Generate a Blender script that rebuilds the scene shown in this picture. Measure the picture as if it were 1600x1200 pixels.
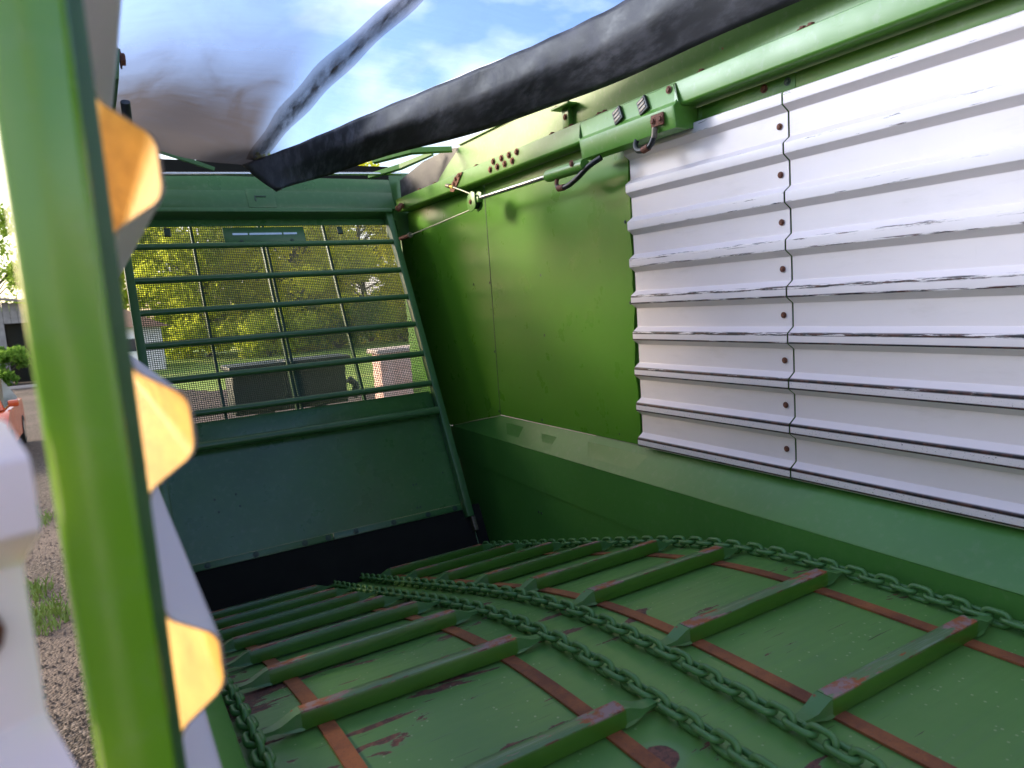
import bpy, bmesh, math, random
import numpy as np
from mathutils import Vector, Matrix

random.seed(7); rng = np.random.default_rng(7)
for o in list(bpy.data.objects): bpy.data.objects.remove(o)
scn = bpy.context.scene
COL = scn.collection
PI = math.pi
GROUND = -2.45          # the camera is the origin; X across the wagon, Y forward, Z up

# ------------------------------------------------------------------ camera
R = [[0.8579746296555768, -0.12100179792916237, 0.499237518387075],
     [-0.5089863185824267, -0.0690015708064809, 0.8580044934160578],
     [-0.0693719133604057, -0.9902511540635273, -0.12078985682816269]]
cam = bpy.data.cameras.new('camera'); camo = bpy.data.objects.new('camera', cam); COL.objects.link(camo)
camo.matrix_world = Matrix([[R[i][0], -R[i][1], -R[i][2], 0.0] for i in range(3)] + [[0, 0, 0, 1]])
cam.sensor_width = 36; cam.lens = 36 * 1105 / 1600; cam.clip_start = .02; cam.clip_end = 600
cam.dof.use_dof = True; cam.dof.focus_distance = 2.6; cam.dof.aperture_fstop = 4.6
scn.camera = camo
scn.render.resolution_x, scn.render.resolution_y = 1024, 768

# ------------------------------------------------------------------ sky, sun, exposure
SUN = Vector((-1.0, 1.0, .56)).normalized()      # towards the sun: front left, low
elev = math.asin(SUN.z); azim = math.atan2(SUN.x, SUN.y)
world = bpy.data.worlds.new('World'); scn.world = world; world.use_nodes = True
nt = world.node_tree; nt.nodes.clear()
sky = nt.nodes.new('ShaderNodeTexSky'); sky.sky_type = 'NISHITA'; sky.sun_disc = False
sky.sun_elevation = elev; sky.sun_rotation = azim; sky.air_density = 1.0; sky.dust_density = 3.0; sky.ozone_density = 1.0
geo = nt.nodes.new('ShaderNodeTexCoord')
mp = nt.nodes.new('ShaderNodeMapping'); mp.inputs['Scale'].default_value = (1.6, 1.6, 3.4); mp.inputs['Location'].default_value = (1.3, .35, .2)
nz = nt.nodes.new('ShaderNodeTexNoise'); nz.inputs['Scale'].default_value = 1.7; nz.inputs['Detail'].default_value = 7; nz.inputs['Roughness'].default_value = .52
rp = nt.nodes.new('ShaderNodeValToRGB'); rp.color_ramp.elements[0].position = .50; rp.color_ramp.elements[1].position = .68
mx = nt.nodes.new('ShaderNodeMixRGB'); mx.inputs['Color2'].default_value = (6.4, 6.0, 6.1, 1)
bg = nt.nodes.new('ShaderNodeBackground'); bg.inputs['Strength'].default_value = .15
wo = nt.nodes.new('ShaderNodeOutputWorld')
L = nt.links
L.new(geo.outputs['Generated'], mp.inputs['Vector']); L.new(mp.outputs[0], nz.inputs['Vector']); L.new(nz.outputs[0], rp.inputs[0])
L.new(rp.outputs[0], mx.inputs['Fac']); L.new(sky.outputs[0], mx.inputs['Color1']); L.new(mx.outputs[0], bg.inputs[0]); L.new(bg.outputs[0], wo.inputs[0])
sl = bpy.data.lights.new('sun', 'SUN'); so = bpy.data.objects.new('sun', sl); COL.objects.link(so)
sl.energy = 1.6; sl.angle = math.radians(12); sl.color = (1.0, .86, .66)
so.rotation_euler = SUN.to_track_quat('Z', 'Y').to_euler()
vs = scn.view_settings; vs.view_transform = 'Standard'; vs.look = 'None'; vs.gamma = 1; vs.use_curve_mapping = False; vs.exposure = 1.6

# ------------------------------------------------------------------ node helpers
class NT:
    def __init__(s, name):
        s.m = bpy.data.materials.new(name); s.m.use_nodes = True; s.t = s.m.node_tree; s.t.nodes.clear()
        s.out = s.t.nodes.new('ShaderNodeOutputMaterial')
        s.tc = s.t.nodes.new('ShaderNodeTexCoord')
    def n(s, typ, **kw):
        nd = s.t.nodes.new(typ)
        for k, v in kw.items(): setattr(nd, k, v)
        return nd
    def set(s, sock, v):
        if hasattr(v, 'is_output') or isinstance(v, bpy.types.NodeSocket): s.t.links.new(v, sock)
        else: sock.default_value = v
    def math(s, op, a, b=None, c=None, clamp=False):
        nd = s.n('ShaderNodeMath', operation=op, use_clamp=clamp); s.set(nd.inputs[0], a)
        if b is not None: s.set(nd.inputs[1], b)
        if c is not None: s.set(nd.inputs[2], c)
        return nd.outputs[0]
    def map(s, vec, scale=(1, 1, 1), loc=(0, 0, 0), rot=(0, 0, 0)):
        nd = s.n('ShaderNodeMapping'); s.set(nd.inputs['Vector'], vec)
        nd.inputs['Scale'].default_value = scale; nd.inputs['Location'].default_value = loc; nd.inputs['Rotation'].default_value = rot
        return nd.outputs[0]
    def noise(s, vec, scale, detail=4, rough=.55, dist=0):
        nd = s.n('ShaderNodeTexNoise'); s.set(nd.inputs['Vector'], vec); nd.inputs['Scale'].default_value = scale
        nd.inputs['Detail'].default_value = detail; nd.inputs['Roughness'].default_value = rough; nd.inputs['Distortion'].default_value = dist
        return nd.outputs[0]
    def voro(s, vec, scale, out='Distance', feat='F1'):
        nd = s.n('ShaderNodeTexVoronoi', feature=feat); s.set(nd.inputs['Vector'], vec); nd.inputs['Scale'].default_value = scale
        return nd.outputs[out]
    def step(s, v, a, b):          # smooth 0..1 between a and b
        nd = s.n('ShaderNodeMapRange', interpolation_type='SMOOTHSTEP'); s.set(nd.inputs[0], v)
        nd.inputs[1].default_value = a; nd.inputs[2].default_value = b; nd.inputs[3].default_value = 0; nd.inputs[4].default_value = 1
        return nd.outputs[0]
    def rng(s, v, a, b, c, d):
        nd = s.n('ShaderNodeMapRange'); s.set(nd.inputs[0], v)
        for i, q in enumerate((a, b, c, d)): nd.inputs[i + 1].default_value = q
        return nd.outputs[0]
    def mix(s, f, a, b, mode='MIX'):
        nd = s.n('ShaderNodeMixRGB', blend_type=mode); s.set(nd.inputs[0], f); s.set(nd.inputs[1], col4(a)); s.set(nd.inputs[2], col4(b))
        return nd.outputs[0]
    def sep(s, v):
        nd = s.n('ShaderNodeSeparateXYZ'); s.set(nd.inputs[0], v); return nd.outputs
    def bsdf(s, color, rough=.5, metal=0.0, spec=.5, bump=None, bstr=.2, bdist=.002, coat=0.0):
        b = s.n('ShaderNodeBsdfPrincipled'); s.set(b.inputs['Base Color'], col4(color)); s.set(b.inputs['Roughness'], rough)
        s.set(b.inputs['Metallic'], metal); b.inputs['Specular IOR Level'].default_value = spec
        b.inputs['Coat Weight'].default_value = coat; b.inputs['Coat Roughness'].default_value = .12
        if bump is not None:
            bn = s.n('ShaderNodeBump'); bn.inputs['Strength'].default_value = bstr; bn.inputs['Distance'].default_value = bdist
            s.set(bn.inputs['Height'], bump); s.t.links.new(bn.outputs[0], b.inputs['Normal'])
        return b
    def done(s, b):
        s.t.links.new(b.outputs[0], s.out.inputs[0]); return s.m
def col4(c):
    if isinstance(c, (tuple, list)) and len(c) == 3: return (*c, 1.0)
    return c
RUST_A, RUST_B, PRIMER = (.30, .085, .028), (.13, .045, .028), (.27, .17, .16)

def rusty(n, vec, scale=40):
    a = n.noise(vec, scale, 6, .7)
    return n.mix(n.step(a, .35, .65), RUST_B, RUST_A)

def paint(name, base, rough=.32, var=.12, dust=.15, rust=0.0, bump=.05, spec=.5, dustcol=(.30, .32, .24)):
    n = NT(name); o = n.tc.outputs['Object']
    a = n.noise(o, 2.2, 5); b = n.noise(o, 35, 4, .6)
    c = n.mix(n.rng(a, .3, .7, 0, 1), tuple(v * (1 - var) for v in base), tuple(v * (1 + var) for v in base))
    c = n.mix(n.math('MULTIPLY', n.step(b, .5, .8), dust), c, dustcol)
    r = n.math('ADD', n.math('MULTIPLY', n.noise(o, 6, 4), .22), rough - .11)
    sc = n.noise(n.map(o, (9, 9, 180), rot=(.3, .2, 0)), 2, 3)
    r = n.math('ADD', r, n.math('MULTIPLY', n.step(sc, .62, .75), .12))
    if rust > 0:
        m = n.step(n.noise(o, 9, 8, .68), .80 - rust, .83 - rust)
        c = n.mix(m, c, rusty(n, o)); r = n.math('ADD', r, n.math('MULTIPLY', m, .4))
    return n.done(n.bsdf(c, r, spec=spec, bump=n.noise(o, 5, 3), bstr=bump, bdist=.02))

def simple(name, base, rough=.5, metal=0.0, var=.25, scale=20, bump=.1):
    n = NT(name); o = n.tc.outputs['Object']; a = n.noise(o, scale, 6, .6)
    c = n.mix(n.rng(a, .3, .7, 0, 1), tuple(v * (1 - var) for v in base), tuple(min(1, v * (1 + var)) for v in base))
    return n.done(n.bsdf(c, n.rng(a, .2, .8, max(.05, rough - .08), rough + .08), metal, bump=a, bstr=bump, bdist=.004))

GREEN = (.080, .225, .018)
M = {}
M['wall'] = paint('green_wall_paint', GREEN, .30, .05, .05, spec=.3, bump=.012)
M['rail'] = paint('green_rail_paint', (.085, .225, .028), .40, .10, .22, rust=.10, bump=.04)
M['ledge'] = paint('green_ledge_paint', (.062, .200, .036), .38, .10, .10, rust=.035, bump=.02, spec=.45)
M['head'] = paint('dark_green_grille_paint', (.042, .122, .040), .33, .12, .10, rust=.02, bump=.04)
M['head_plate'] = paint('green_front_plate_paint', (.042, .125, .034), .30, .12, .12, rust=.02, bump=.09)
M['post'] = paint('fresh_green_post_paint', (.125, .285, .010), .16, .08, .10, rust=.05, bump=.02, spec=.7)
M['chain'] = paint('green_chain_paint', (.065, .175, .045), .42, .25, .35, rust=.145, bump=.25, dustcol=(.13, .16, .09))
M['mesh'] = simple('dark_mesh_steel', (.020, .050, .034), .5, 0, .2)
n = NT('black_rubber'); M['black'] = n.done(n.bsdf(n.mix(n.noise(n.tc.outputs['Object'], 9, 5), (.008, .007, .007), (.018, .017, .016)), .8, spec=.15))
M['rustbolt'] = simple('rusty_steel', (.16, .055, .03), .75, .1, .5, 160, .5)
M['cable'] = simple('galvanised_cable', (.30, .31, .25), .45, .5, .2, 200)
M['hose'] = simple('black_hose', (.013, .013, .015), .42, 0, .3, 60)
M['steel'] = simple('bright_steel', (.62, .62, .62), .16, 1, .06, 30, .02)
M['greysteel'] = simple('grey_steel_fitting', (.16, .13, .10), .5, .6, .4, 90)
M['yellow'] = simple('yellow_marking', (.75, .50, .04), .5)
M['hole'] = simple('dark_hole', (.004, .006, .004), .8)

# rusty wear strips
n = NT('rusty_wear_strip'); o = n.tc.outputs['Object']
c = n.mix(n.step(n.noise(o, 7, 6, .7), .3, .7), (.145, .042, .018), (.33, .105, .030))
c = n.mix(n.math('MULTIPLY', n.step(n.noise(o, 120, 4, .7), .52, .7), .5), c, (.10, .045, .035))
M['strip'] = n.done(n.bsdf(c, .72, bump=n.noise(o, 150, 5, .7), bstr=.35, bdist=.003))

# floor plate
n = NT('scratched_green_floor_plate'); o = n.tc.outputs['Object']; sx, sy, sz = n.sep(o)
base = n.mix(n.rng(n.noise(n.map(o, (1.2, 1.2, 1.2)), 1.4, 4), .3, .7, 0, 1), (.082, .205, .044), (.118, .262, .058))
streak = n.noise(n.map(o, (1.5, 30, 30)), 2, 5, .6)
base = n.mix(n.math('MULTIPLY', n.step(streak, .5, .72), .22), base, (.13, .21, .12))
wob = n.noise(o, 5, 5, .65)
near = lambda x0, w: n.step(n.math('ABSOLUTE', n.math('SUBTRACT', sx, x0)), w, 0)
ch = n.math('ADD', n.math('ADD', near(1.05, .13), near(.2, .1)), near(1.88, .12))
pat = n.math('ADD', n.noise(n.map(o, (2.2, 7.5, 7.5), (3.1, .4, 0)), 1.5, 6, .62, .4), n.math('MULTIPLY', ch, .035))
leftish = n.rng(sx, .2, 1.6, .035, -.05)
pat = n.math('ADD', pat, leftish)
rm = n.step(pat, .605, .62)
# one bare spot left of the centre chains
dx = n.math('SUBTRACT', sx, .865); dy = n.math('SUBTRACT', sy, 1.005)
dd = n.math('SQRT', n.math('ADD', n.math('MULTIPLY', dx, dx), n.math('MULTIPLY', dy, n.math('MULTIPLY', dy, 1.3))))
spot = n.step(n.math('ADD', dd, n.math('MULTIPLY', wob, .05)), .063, .058)
rm = n.math('MAXIMUM', rm, spot)
halo = n.step(pat, .58, .62)
halo2 = n.step(n.math('ADD', dd, n.math('MULTIPLY', wob, .05)), .090, .070)
base = n.mix(n.math('MULTIPLY', n.math('MAXIMUM', halo, halo2), .22), base, (.14, .24, .17))
rc = n.mix(n.step(n.noise(o, 60, 6, .7), .4, .62), (.075, .033, .026), (.185, .068, .045))
colr = n.mix(rm, base, rc)
scr = n.noise(n.map(o, (3.0, 90, 1), (0, 2.2, 0), (0, 0, .05)), 2.2, 2, .5)
scm = n.math('MULTIPLY', n.step(scr, .70, .715), n.step(n.noise(o, 3.3, 2), .44, .52))
colr = n.mix(scm, colr, (.045, .030, .020))
vd = n.voro(o, 55); vr = n.voro(o, 55, 'Color')
spk = n.math('MULTIPLY', n.step(vd, .20, .12), n.step(n.sep(vr)[0], .66, .70))
spk = n.math('MULTIPLY', spk, n.step(n.noise(o, 2.5, 3), .36, .52))
colr = n.mix(n.math('MULTIPLY', spk, .8), colr, (.34, .38, .22))
ru = n.math('ADD', n.math('MULTIPLY', rm, .3), n.rng(streak, .3, .7, .30, .46))
bh = n.math('SUBTRACT', n.math('MULTIPLY', n.noise(o, 3.5, 3), 2.0), n.math('MULTIPLY', rm, .25))
M['floor'] = n.done(n.bsdf(colr, ru, bump=bh, bstr=.16, bdist=.012))

# slats: pale sky sheen painted along the top, worn patches there, rust next to the ends
n = NT('worn_green_slat_paint'); o = n.tc.outputs['Object']; sx, sy, sz = n.sep(o)
oi = n.n('ShaderNodeObjectInfo'); off = n.math('MULTIPLY', oi.outputs['Random'], 37.0)
cb = n.n('ShaderNodeCombineXYZ'); n.set(cb.inputs[0], off); n.set(cb.inputs[1], off); va = n.n('ShaderNodeVectorMath', operation='ADD')
n.set(va.inputs[0], o); n.set(va.inputs[1], cb.outputs[0]); ov = va.outputs[0]
base = n.mix(n.rng(n.noise(ov, 4, 4), .3, .7, 0, 1), (.040, .122, .009), (.056, .155, .014))
ab = n.math('ABSOLUTE', sx)
endf = n.math('MULTIPLY', n.step(ab, .13, .24), n.step(ab, .295, .270))
top = n.step(sz, .043, .0495)
w1 = n.noise(n.map(ov, (9, 40, 40)), 1.6, 6, .65)
wm = n.math('MULTIPLY', top, n.step(n.math('ADD', w1, n.math('MULTIPLY', endf, .24)), .60, .64))
streak = n.math('MULTIPLY', top, n.step(n.noise(n.map(ov, (3, 130, 20)), 2, 3), .53, .62))
base = n.mix(n.math('MULTIPLY', n.math('MAXIMUM', streak, n.math('MULTIPLY', top, .35)), .6), base, (.22, .27, .22))  # grey sky sheen mixed into the top face colour
worn = n.mix(n.step(n.noise(ov, 22, 5, .7), .43, .57), PRIMER, (.30, .088, .026))
colr = n.mix(wm, base, worn)
edge = n.math('MULTIPLY', n.step(n.noise(ov, 14, 5, .7), .5, .6), n.math('MULTIPLY', n.step(sz, .045, .047), n.step(sz, .0498, .0488)))
colr = n.mix(edge, colr, RUST_B)
M['slat'] = n.done(n.bsdf(colr, n.math('ADD', n.math('MULTIPLY', wm, .35), .30), bump=n.noise(ov, 30, 4), bstr=.06, bdist=.004))

# white corrugated sheet: paint rubbed off along the crest edges, more so low down
PITCH, CREST, SLOPE, PROT = .1605, .036, .021, .031
def sheet_mat(name, phase, wear=True, base=(.78, .70, .70)):
    n = NT(name); o = n.tc.outputs['Object']; sx, sy, sz = n.sep(o)
    a = n.noise(o, 3, 5); colr = n.mix(n.rng(a, .3, .7, 0, 1), tuple(v * .95 for v in base), base)
    ph = n.math('SUBTRACT', sz, phase)                                # phase = z of one crest's lower edge
    fr = n.math('FLOORED_MODULO', ph, PITCH)
    lo = n.step(n.math('ABSOLUTE', n.math('SUBTRACT', fr, .0015)), .0056, .0030)
    hi = n.step(n.math('ABSOLUTE', n.math('SUBTRACT', fr, CREST - .003)), .0080, .0036)
    low = n.rng(sz, .30, -.60, 0, 1)
    nz_ = n.noise(n.map(o, (6, 3.2, 60)), 2.6, 7, .72)
    m1 = n.math('MULTIPLY', lo, n.step(n.math('ADD', nz_, n.math('MULTIPLY', low, .42)), .58, .64))
    m2 = n.math('MULTIPLY', hi, n.step(n.math('ADD', nz_, n.math('MULTIPLY', low, .34)), .60, .66))
    w = n.math('MAXIMUM', m1, m2) if wear else 0.0
    dirt = n.math('MULTIPLY', n.step(n.noise(n.map(o, (3, 2.2, 9)), 2.0, 7, .7), .50, .85), n.rng(fr, CREST + .06, CREST, .28, 0))
    dirt = n.math('MAXIMUM', dirt, n.math('MULTIPLY', n.step(n.noise(n.map(o, (4, 26, 2.5)), 1.6, 5, .65), .62, .85), .14))
    colr = n.mix(dirt, colr, (.42, .36, .31))
    if wear:
        speck = n.math('MULTIPLY', n.step(n.noise(o, 180, 5, .75), .60, .66), n.math('MULTIPLY', n.step(fr, CREST + .004, CREST - .012), n.step(low, .5, .95)))
        w = n.math('MAXIMUM', w, speck)
        dark = n.mix(n.step(n.noise(o, 30, 5, .7), .42, .6), (.012, .011, .016), (.075, .028, .024))
        colr = n.mix(w, colr, dark)
    return n.done(n.bsdf(colr, n.rng(a, .2, .8, .30, .44), bump=n.noise(o, 4, 3), bstr=.07, bdist=.012))
RCREST0 = .417 - PITCH * 7
M['sheetR'] = sheet_mat('rubbed_white_sheet', RCREST0)
LCREST0 = .094 - CREST / 2
M['sheetL'] = sheet_mat('white_sheet_left', LCREST0 - PITCH * 6, False, (.76, .65, .66))
n = NT('tan_sheet_back'); o = n.tc.outputs['Object']; a = n.noise(n.map(o, (30, 4, 30)), 2, 6, .6)
M['sheetOut'] = n.done(n.bsdf(n.mix(n.rng(a, .3, .7, 0, 1), (.34, .185, .040), (.54, .31, .07)), .55, 0, spec=.06, bump=a, bstr=.05, bdist=.004))
M['sheetEdge'] = simple('rusty_sheet_edge', (.24, .17, .15), .6, 0, .3, 60)

# roof film and its folded hem
n = NT('streaky_roof_film'); o = n.tc.outputs['Object']; sx, sy, sz = n.sep(o)
st = n.noise(n.map(o, (1.6, .7, 1), (0, 0, 0), (0, 0, .35)), 2.2, 7, .62, .8)
fine = n.noise(n.map(o, (1.3, 9, 3), (0, 0, 0), (0, 0, -.25)), 3, 6, .62, .3)
front = n.step(n.math('ADD', sy, n.math('MULTIPLY', n.math('SUBTRACT', st, .5), .35)), 2.2, 4.15)
leftf = n.step(sx, 1.12, .85)
dens = n.math('ADD', .10, n.math('MULTIPLY', n.math('MULTIPLY', front, leftf), .90))
dens = n.math('ADD', dens, n.math('MULTIPLY', n.step(st, .40, .85), .10))
dens = n.math('ADD', dens, n.math('MULTIPLY', n.math('SUBTRACT', fine, .5), .11), clamp=True)
def veil(dens, colr, bump, tint=(.52, .66, .96), glow=.45):
    tr = n.n('ShaderNodeBsdfTransparent'); tr.inputs[0].default_value = (*tint, 1)
    bb = n.bsdf(colr, .35, bump=bump, bstr=.15, bdist=.01); tl = n.n('ShaderNodeBsdfTranslucent'); tl.inputs[0].default_value = (*[v * 1.3 for v in colr], 1)
    m1 = n.n('ShaderNodeMixShader'); m1.inputs[0].default_value = glow; n.t.links.new(bb.outputs[0], m1.inputs[1]); n.t.links.new(tl.outputs[0], m1.inputs[2])
    ms = n.n('ShaderNodeMixShader'); n.set(ms.inputs[0], dens); n.t.links.new(tr.outputs[0], ms.inputs[1]); n.t.links.new(m1.outputs[0], ms.inputs[2])
    n.t.links.new(ms.outputs[0], n.out.inputs[0]); return n.m
M['film'] = veil(dens, (.125, .112, .122), fine, glow=.40)
n = NT('dark_film_fold'); o = n.tc.outputs['Object']; at = n.n('ShaderNodeAttribute', attribute_name='across')
fine = n.noise(n.map(o, (7, 1.5, 3), (0, 0, 0), (0, 0, .2)), 4, 6, .65)
ac = at.outputs['Fac']; bell = n.math('MULTIPLY', n.math('MULTIPLY', ac, n.math('SUBTRACT', 1.0, ac)), 4.0)
M['fold'] = veil(n.math('MULTIPLY', n.math('POWER', bell, 1.8), n.rng(fine, .3, .62, .45, 1.0), clamp=True), (.040, .030, .028), fine, (.58, .53, .50), .12)
n = NT('dusty_black_tarpaulin'); o = n.tc.outputs['Object']
d = n.noise(n.map(o, (14, 3, 5), rot=(.5, 0, .4)), 2.2, 7, .68); d2 = n.noise(o, 3, 3)
colr = n.mix(n.math('MULTIPLY', n.step(d, .40, .70), n.rng(d2, .35, .65, .25, .9)), (.018, .017, .022), (.11, .102, .118))
M['tarp'] = n.done(n.bsdf(colr, n.rng(d, .3, .7, .50, .72), bump=n.noise(n.map(o, (5, 1.2, 3)), 6, 5), bstr=.16, bdist=.01))

# ------------------------------------------------------------------ geometry helpers
WL = {}                                             # world location of every parent
def tag(o, label, cat, group=None):
    o['label'] = label; o['category'] = cat
    if group: o['group'] = group
    return o
def thing(name, loc, label, cat, group=None):
    o = bpy.data.objects.new(name, None); COL.objects.link(o); o.location = loc; o.empty_display_size = .1
    WL[o.name] = Vector(loc); return tag(o, label, cat, group)
def link_obj(name, me, loc, parent=None):
    o = bpy.data.objects.new(name, me); COL.objects.link(o)
    base = WL[parent.name] if parent else Vector((0, 0, 0))
    o.location = Vector(loc) - base
    if parent: o.parent = parent
    WL[o.name] = Vector(loc); return o
def mk(name, V, F, mat, parent=None, smooth=False, bev=0, org=None, fm=None, seg=2):
    """mesh from world-space vertices; origin at org (default: the parent's origin)"""
    org = Vector(org) if org is not None else (WL[parent.name] if parent else Vector((0, 0, 0)))
    me = bpy.data.meshes.new(name); me.from_pydata([tuple(Vector(v) - org) for v in V], [], F)
    for m in (mat if isinstance(mat, list) else [mat]): me.materials.append(m)
    bm = bmesh.new(); bm.from_mesh(me)
    bmesh.ops.recalc_face_normals(bm, faces=bm.faces)
    if bev: bmesh.ops.bevel(bm, geom=[e for e in bm.edges if len(e.link_faces) == 2 and e.calc_face_angle(0) > .5], offset=bev, segments=seg, affect='EDGES', profile=.5)
    bm.to_mesh(me); bm.free()
    if fm: 
        for p in me.polygons: p.material_index = fm(p)
    if smooth: me.shade_smooth()
    elif bev: me.shade_smooth(); me.set_sharp_from_angle(angle=math.radians(30))
    return link_obj(name, me, org, parent)
def boxg(x0, x1, y0, y1, z0, z1):
    V = [(x, y, z) for x in (x0, x1) for y in (y0, y1) for z in (z0, z1)]
    F = [(0, 1, 3, 2), (4, 6, 7, 5), (0, 4, 5, 1), (2, 3, 7, 6), (0, 2, 6, 4), (1, 5, 7, 3)]
    return V, F
def box(name, b, mat, parent=None, bev=0, **k):
    V, F = boxg(*b); return mk(name, V, F, mat, parent, bev=bev, **k)
def join(parts):
    V, F = [], []
    for v, f in parts:
        k = len(V); V += list(v); F += [tuple(i + k for i in q) for q in f]
    return V, F
def tubeg(pts, r, n=10, cap=True):
    pts = [Vector(p) for p in pts]; rs = r if isinstance(r, (list, tuple)) else [r] * len(pts); V, F = [], []
    up = None
    for i, p in enumerate(pts):
        t = (pts[min(i + 1, len(pts) - 1)] - pts[max(i - 1, 0)]).normalized()
        if up is None: up = t.orthogonal().normalized()
        up = (up - t * up.dot(t)).normalized(); w = t.cross(up)
        for k in range(n):
            a = 2 * PI * k / n; V.append(tuple(p + (up * math.cos(a) + w * math.sin(a)) * rs[i]))
    for i in range(len(pts) - 1):
        for k in range(n): F.append((i * n + k, i * n + (k + 1) % n, (i + 1) * n + (k + 1) % n, (i + 1) * n + k))
    if cap: F.append(tuple(range(n - 1, -1, -1))); F.append(tuple((len(pts) - 1) * n + k for k in range(n)))
    return V, F
def tube(name, pts, r, mat, parent=None, n=10, **k):
    V, F = tubeg(pts, r, n); o = mk(name, V, F, mat, parent, **k); o.data.shade_smooth(); o.data.set_sharp_from_angle(angle=math.radians(50)); return o
def curve(pts, n=8):                                # Catmull-Rom
    P = [Vector(p) for p in pts]; P = [P[0] * 2 - P[1]] + P + [P[-1] * 2 - P[-2]]; out = []
    for i in range(1, len(P) - 2):
        for k in range(n):
            t = k / n; a, b, c, d = P[i - 1:i + 3]
            out.append(.5 * ((2 * b) + (c - a) * t + (2 * a - 5 * b + 4 * c - d) * t * t + (3 * b - a - 3 * c + d) * t ** 3))
    out.append(P[-2]); return out
def prism(name, prof, y0, y1, mat, parent=None, bev=0, **k):   # (x, z) outline run along Y
    n = len(prof); V = [(x, y0, z) for x, z in prof] + [(x, y1, z) for x, z in prof]
    F = [tuple(range(n)), tuple(range(2 * n - 1, n - 1, -1))] + [(i, (i + 1) % n, n + (i + 1) % n, n + i) for i in range(n)]
    return mk(name, V, F, mat, parent, bev=bev, **k)
# one shared hexagon bolt head with washer, axis along -X (facing into the wagon from the right wall)
def bolt_mesh(mat, r=.010, h=.008, w=True):
    V, F = [], []
    rings = ([(r * 1.55, 0, 16), (r * 1.55, .002, 16)] if w else [])
    def ring(rr, hh, n): 
        k = len(V); V.extend([(-hh, rr * math.cos(2 * PI * i / n), rr * math.sin(2 * PI * i / n)) for i in range(n)]); return k
    if w:
        a = ring(r * 1.5, 0, 12); b = ring(r * 1.5, .002, 12)
        F.extend([(a + i, a + (i + 1) % 12, b + (i + 1) % 12, b + i) for i in range(12)]); F.append(tuple(b + i for i in range(12)))
    a = ring(r, .001, 6); b = ring(r, h * .85, 6); c = ring(r * .8, h, 6)
    for p, q in ((a, b), (b, c)): F.extend([(p + i, p + (i + 1) % 6, q + (i + 1) % 6, q + i) for i in range(6)])
    F.append(tuple(c + i for i in range(6)))
    me = bpy.data.meshes.new('bolt_head'); me.from_pydata(V, [], F); me.materials.append(mat); me.validate(); return me
BOLT = bolt_mesh(M['rustbolt']); BOLT_D = bolt_mesh(M['mesh'], .009, .006); BOLT_S = bolt_mesh(M['rustbolt'], .0075, .006)
def bolt(p, parent, me=None, rot=None, name='bolt'):
    o = link_obj(name, me or BOLT, p, parent)
    if rot: o.rotation_euler = rot
    o.rotation_euler.rotate_axis('X', random.random() * 2); return o

# ------------------------------------------------------------------ wagon floor
def zf(y):
    t = min(max((y - 1) / 1.35, 0), 1)
    z = -.925 - 1.35 * .285 * (t ** 3 - t ** 4 / 2)
    return z - .285 * max(0, y - 2.35)
def slope(y): return math.atan((zf(y + .01) - zf(y - .01)) / .02)
XL, XR, XE = .01, 2.1, 1.95           # wall webs; inner edge of the right ledge
XEL = .15
bed = thing('wagon_floor', (1.05, 1.5, -.95), 'scratched green steel wagon floor bending down towards the front grille', 'floor')
ysamp = [-4.0 + .4 * i for i in range(11)] + [.08 * i for i in range(1, 53)]
def sheetstrip(xs, th, dz=0.0):
    V, F = [], []
    for y in ysamp:
        for x in xs: V.append((x, y, zf(y) + dz))
        for x in xs: V.append((x, y, zf(y) + dz - th))
    m = len(xs); N = 2 * m
    for i in range(len(ysamp) - 1):
        a, b = i * N, (i + 1) * N
        for k in range(m - 1):
            F += [(a + k, a + k + 1, b + k + 1, b + k), (a + m + k, b + m + k, b + m + k + 1, a + m + k + 1)]
        F += [(a, b, b + m, a + m), (a + m - 1, a + N - 1, b + N - 1, b + m - 1)]
    e = (len(ysamp) - 1) * N
    for k in range(m - 1): F += [(k, m + k, m + k + 1, k + 1), (e + k, e + k + 1, e + m + k + 1, e + m + k)]
    return V, F
V, F = sheetstrip([XEL - .02, .6, 1.05, 1.5, XE + .16], .012)
mk('floor_plate', V, F, M['floor'], bed, smooth=False, org=(0, 0, 0)).data.shade_smooth(); bed.children[0].data.set_sharp_from_angle(angle=math.radians(40))
for xs in (.352, .835, 1.255, 1.762):
    V, F = sheetstrip([xs - .019, xs + .019], .006, .007)
    o = mk('wear_strip', V, F, M['strip'], bed); o.data.shade_smooth(); o.data.set_sharp_from_angle(angle=math.radians(40))

# ------------------------------------------------------------------ conveyor chains
def link_mesh():
    V, F = [], []; a, w, r, nr = .0165, .0165, .0077, 8
    path = []
    for k in range(8): t = -PI / 2 + PI * k / 7; path.append((.0155 + w * math.cos(t), w * math.sin(t)))
    for k in range(8): t = PI / 2 + PI * k / 7; path.append((-.0155 + w * math.cos(t), w * math.sin(t)))
    n_ = len(path)
    for i, (py, px) in enumerate(path):
        q, s = path[(i + 1) % n_], path[i - 1]; t = Vector((q[1] - s[1], q[0] - s[0], 0)).normalized(); nn = Vector((t.y, -t.x, 0))
        for k in range(nr):
            an = 2 * PI * k / nr; V.append(tuple(Vector((px, py, 0)) + nn * r * math.cos(an) + Vector((0, 0, r * math.sin(an)))))
    for i in range(n_):
        for k in range(nr): F.append((i * nr + k, i * nr + (k + 1) % nr, ((i + 1) % n_) * nr + (k + 1) % nr, ((i + 1) % n_) * nr + k))
    me = bpy.data.meshes.new('chain_link'); me.from_pydata(V, [], F); me.materials.append(M['chain']); me.shade_smooth()
    bm = bmesh.new(); bm.from_mesh(me); bmesh.ops.recalc_face_normals(bm, faces=bm.faces); bm.to_mesh(me); bm.free(); return me
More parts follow.
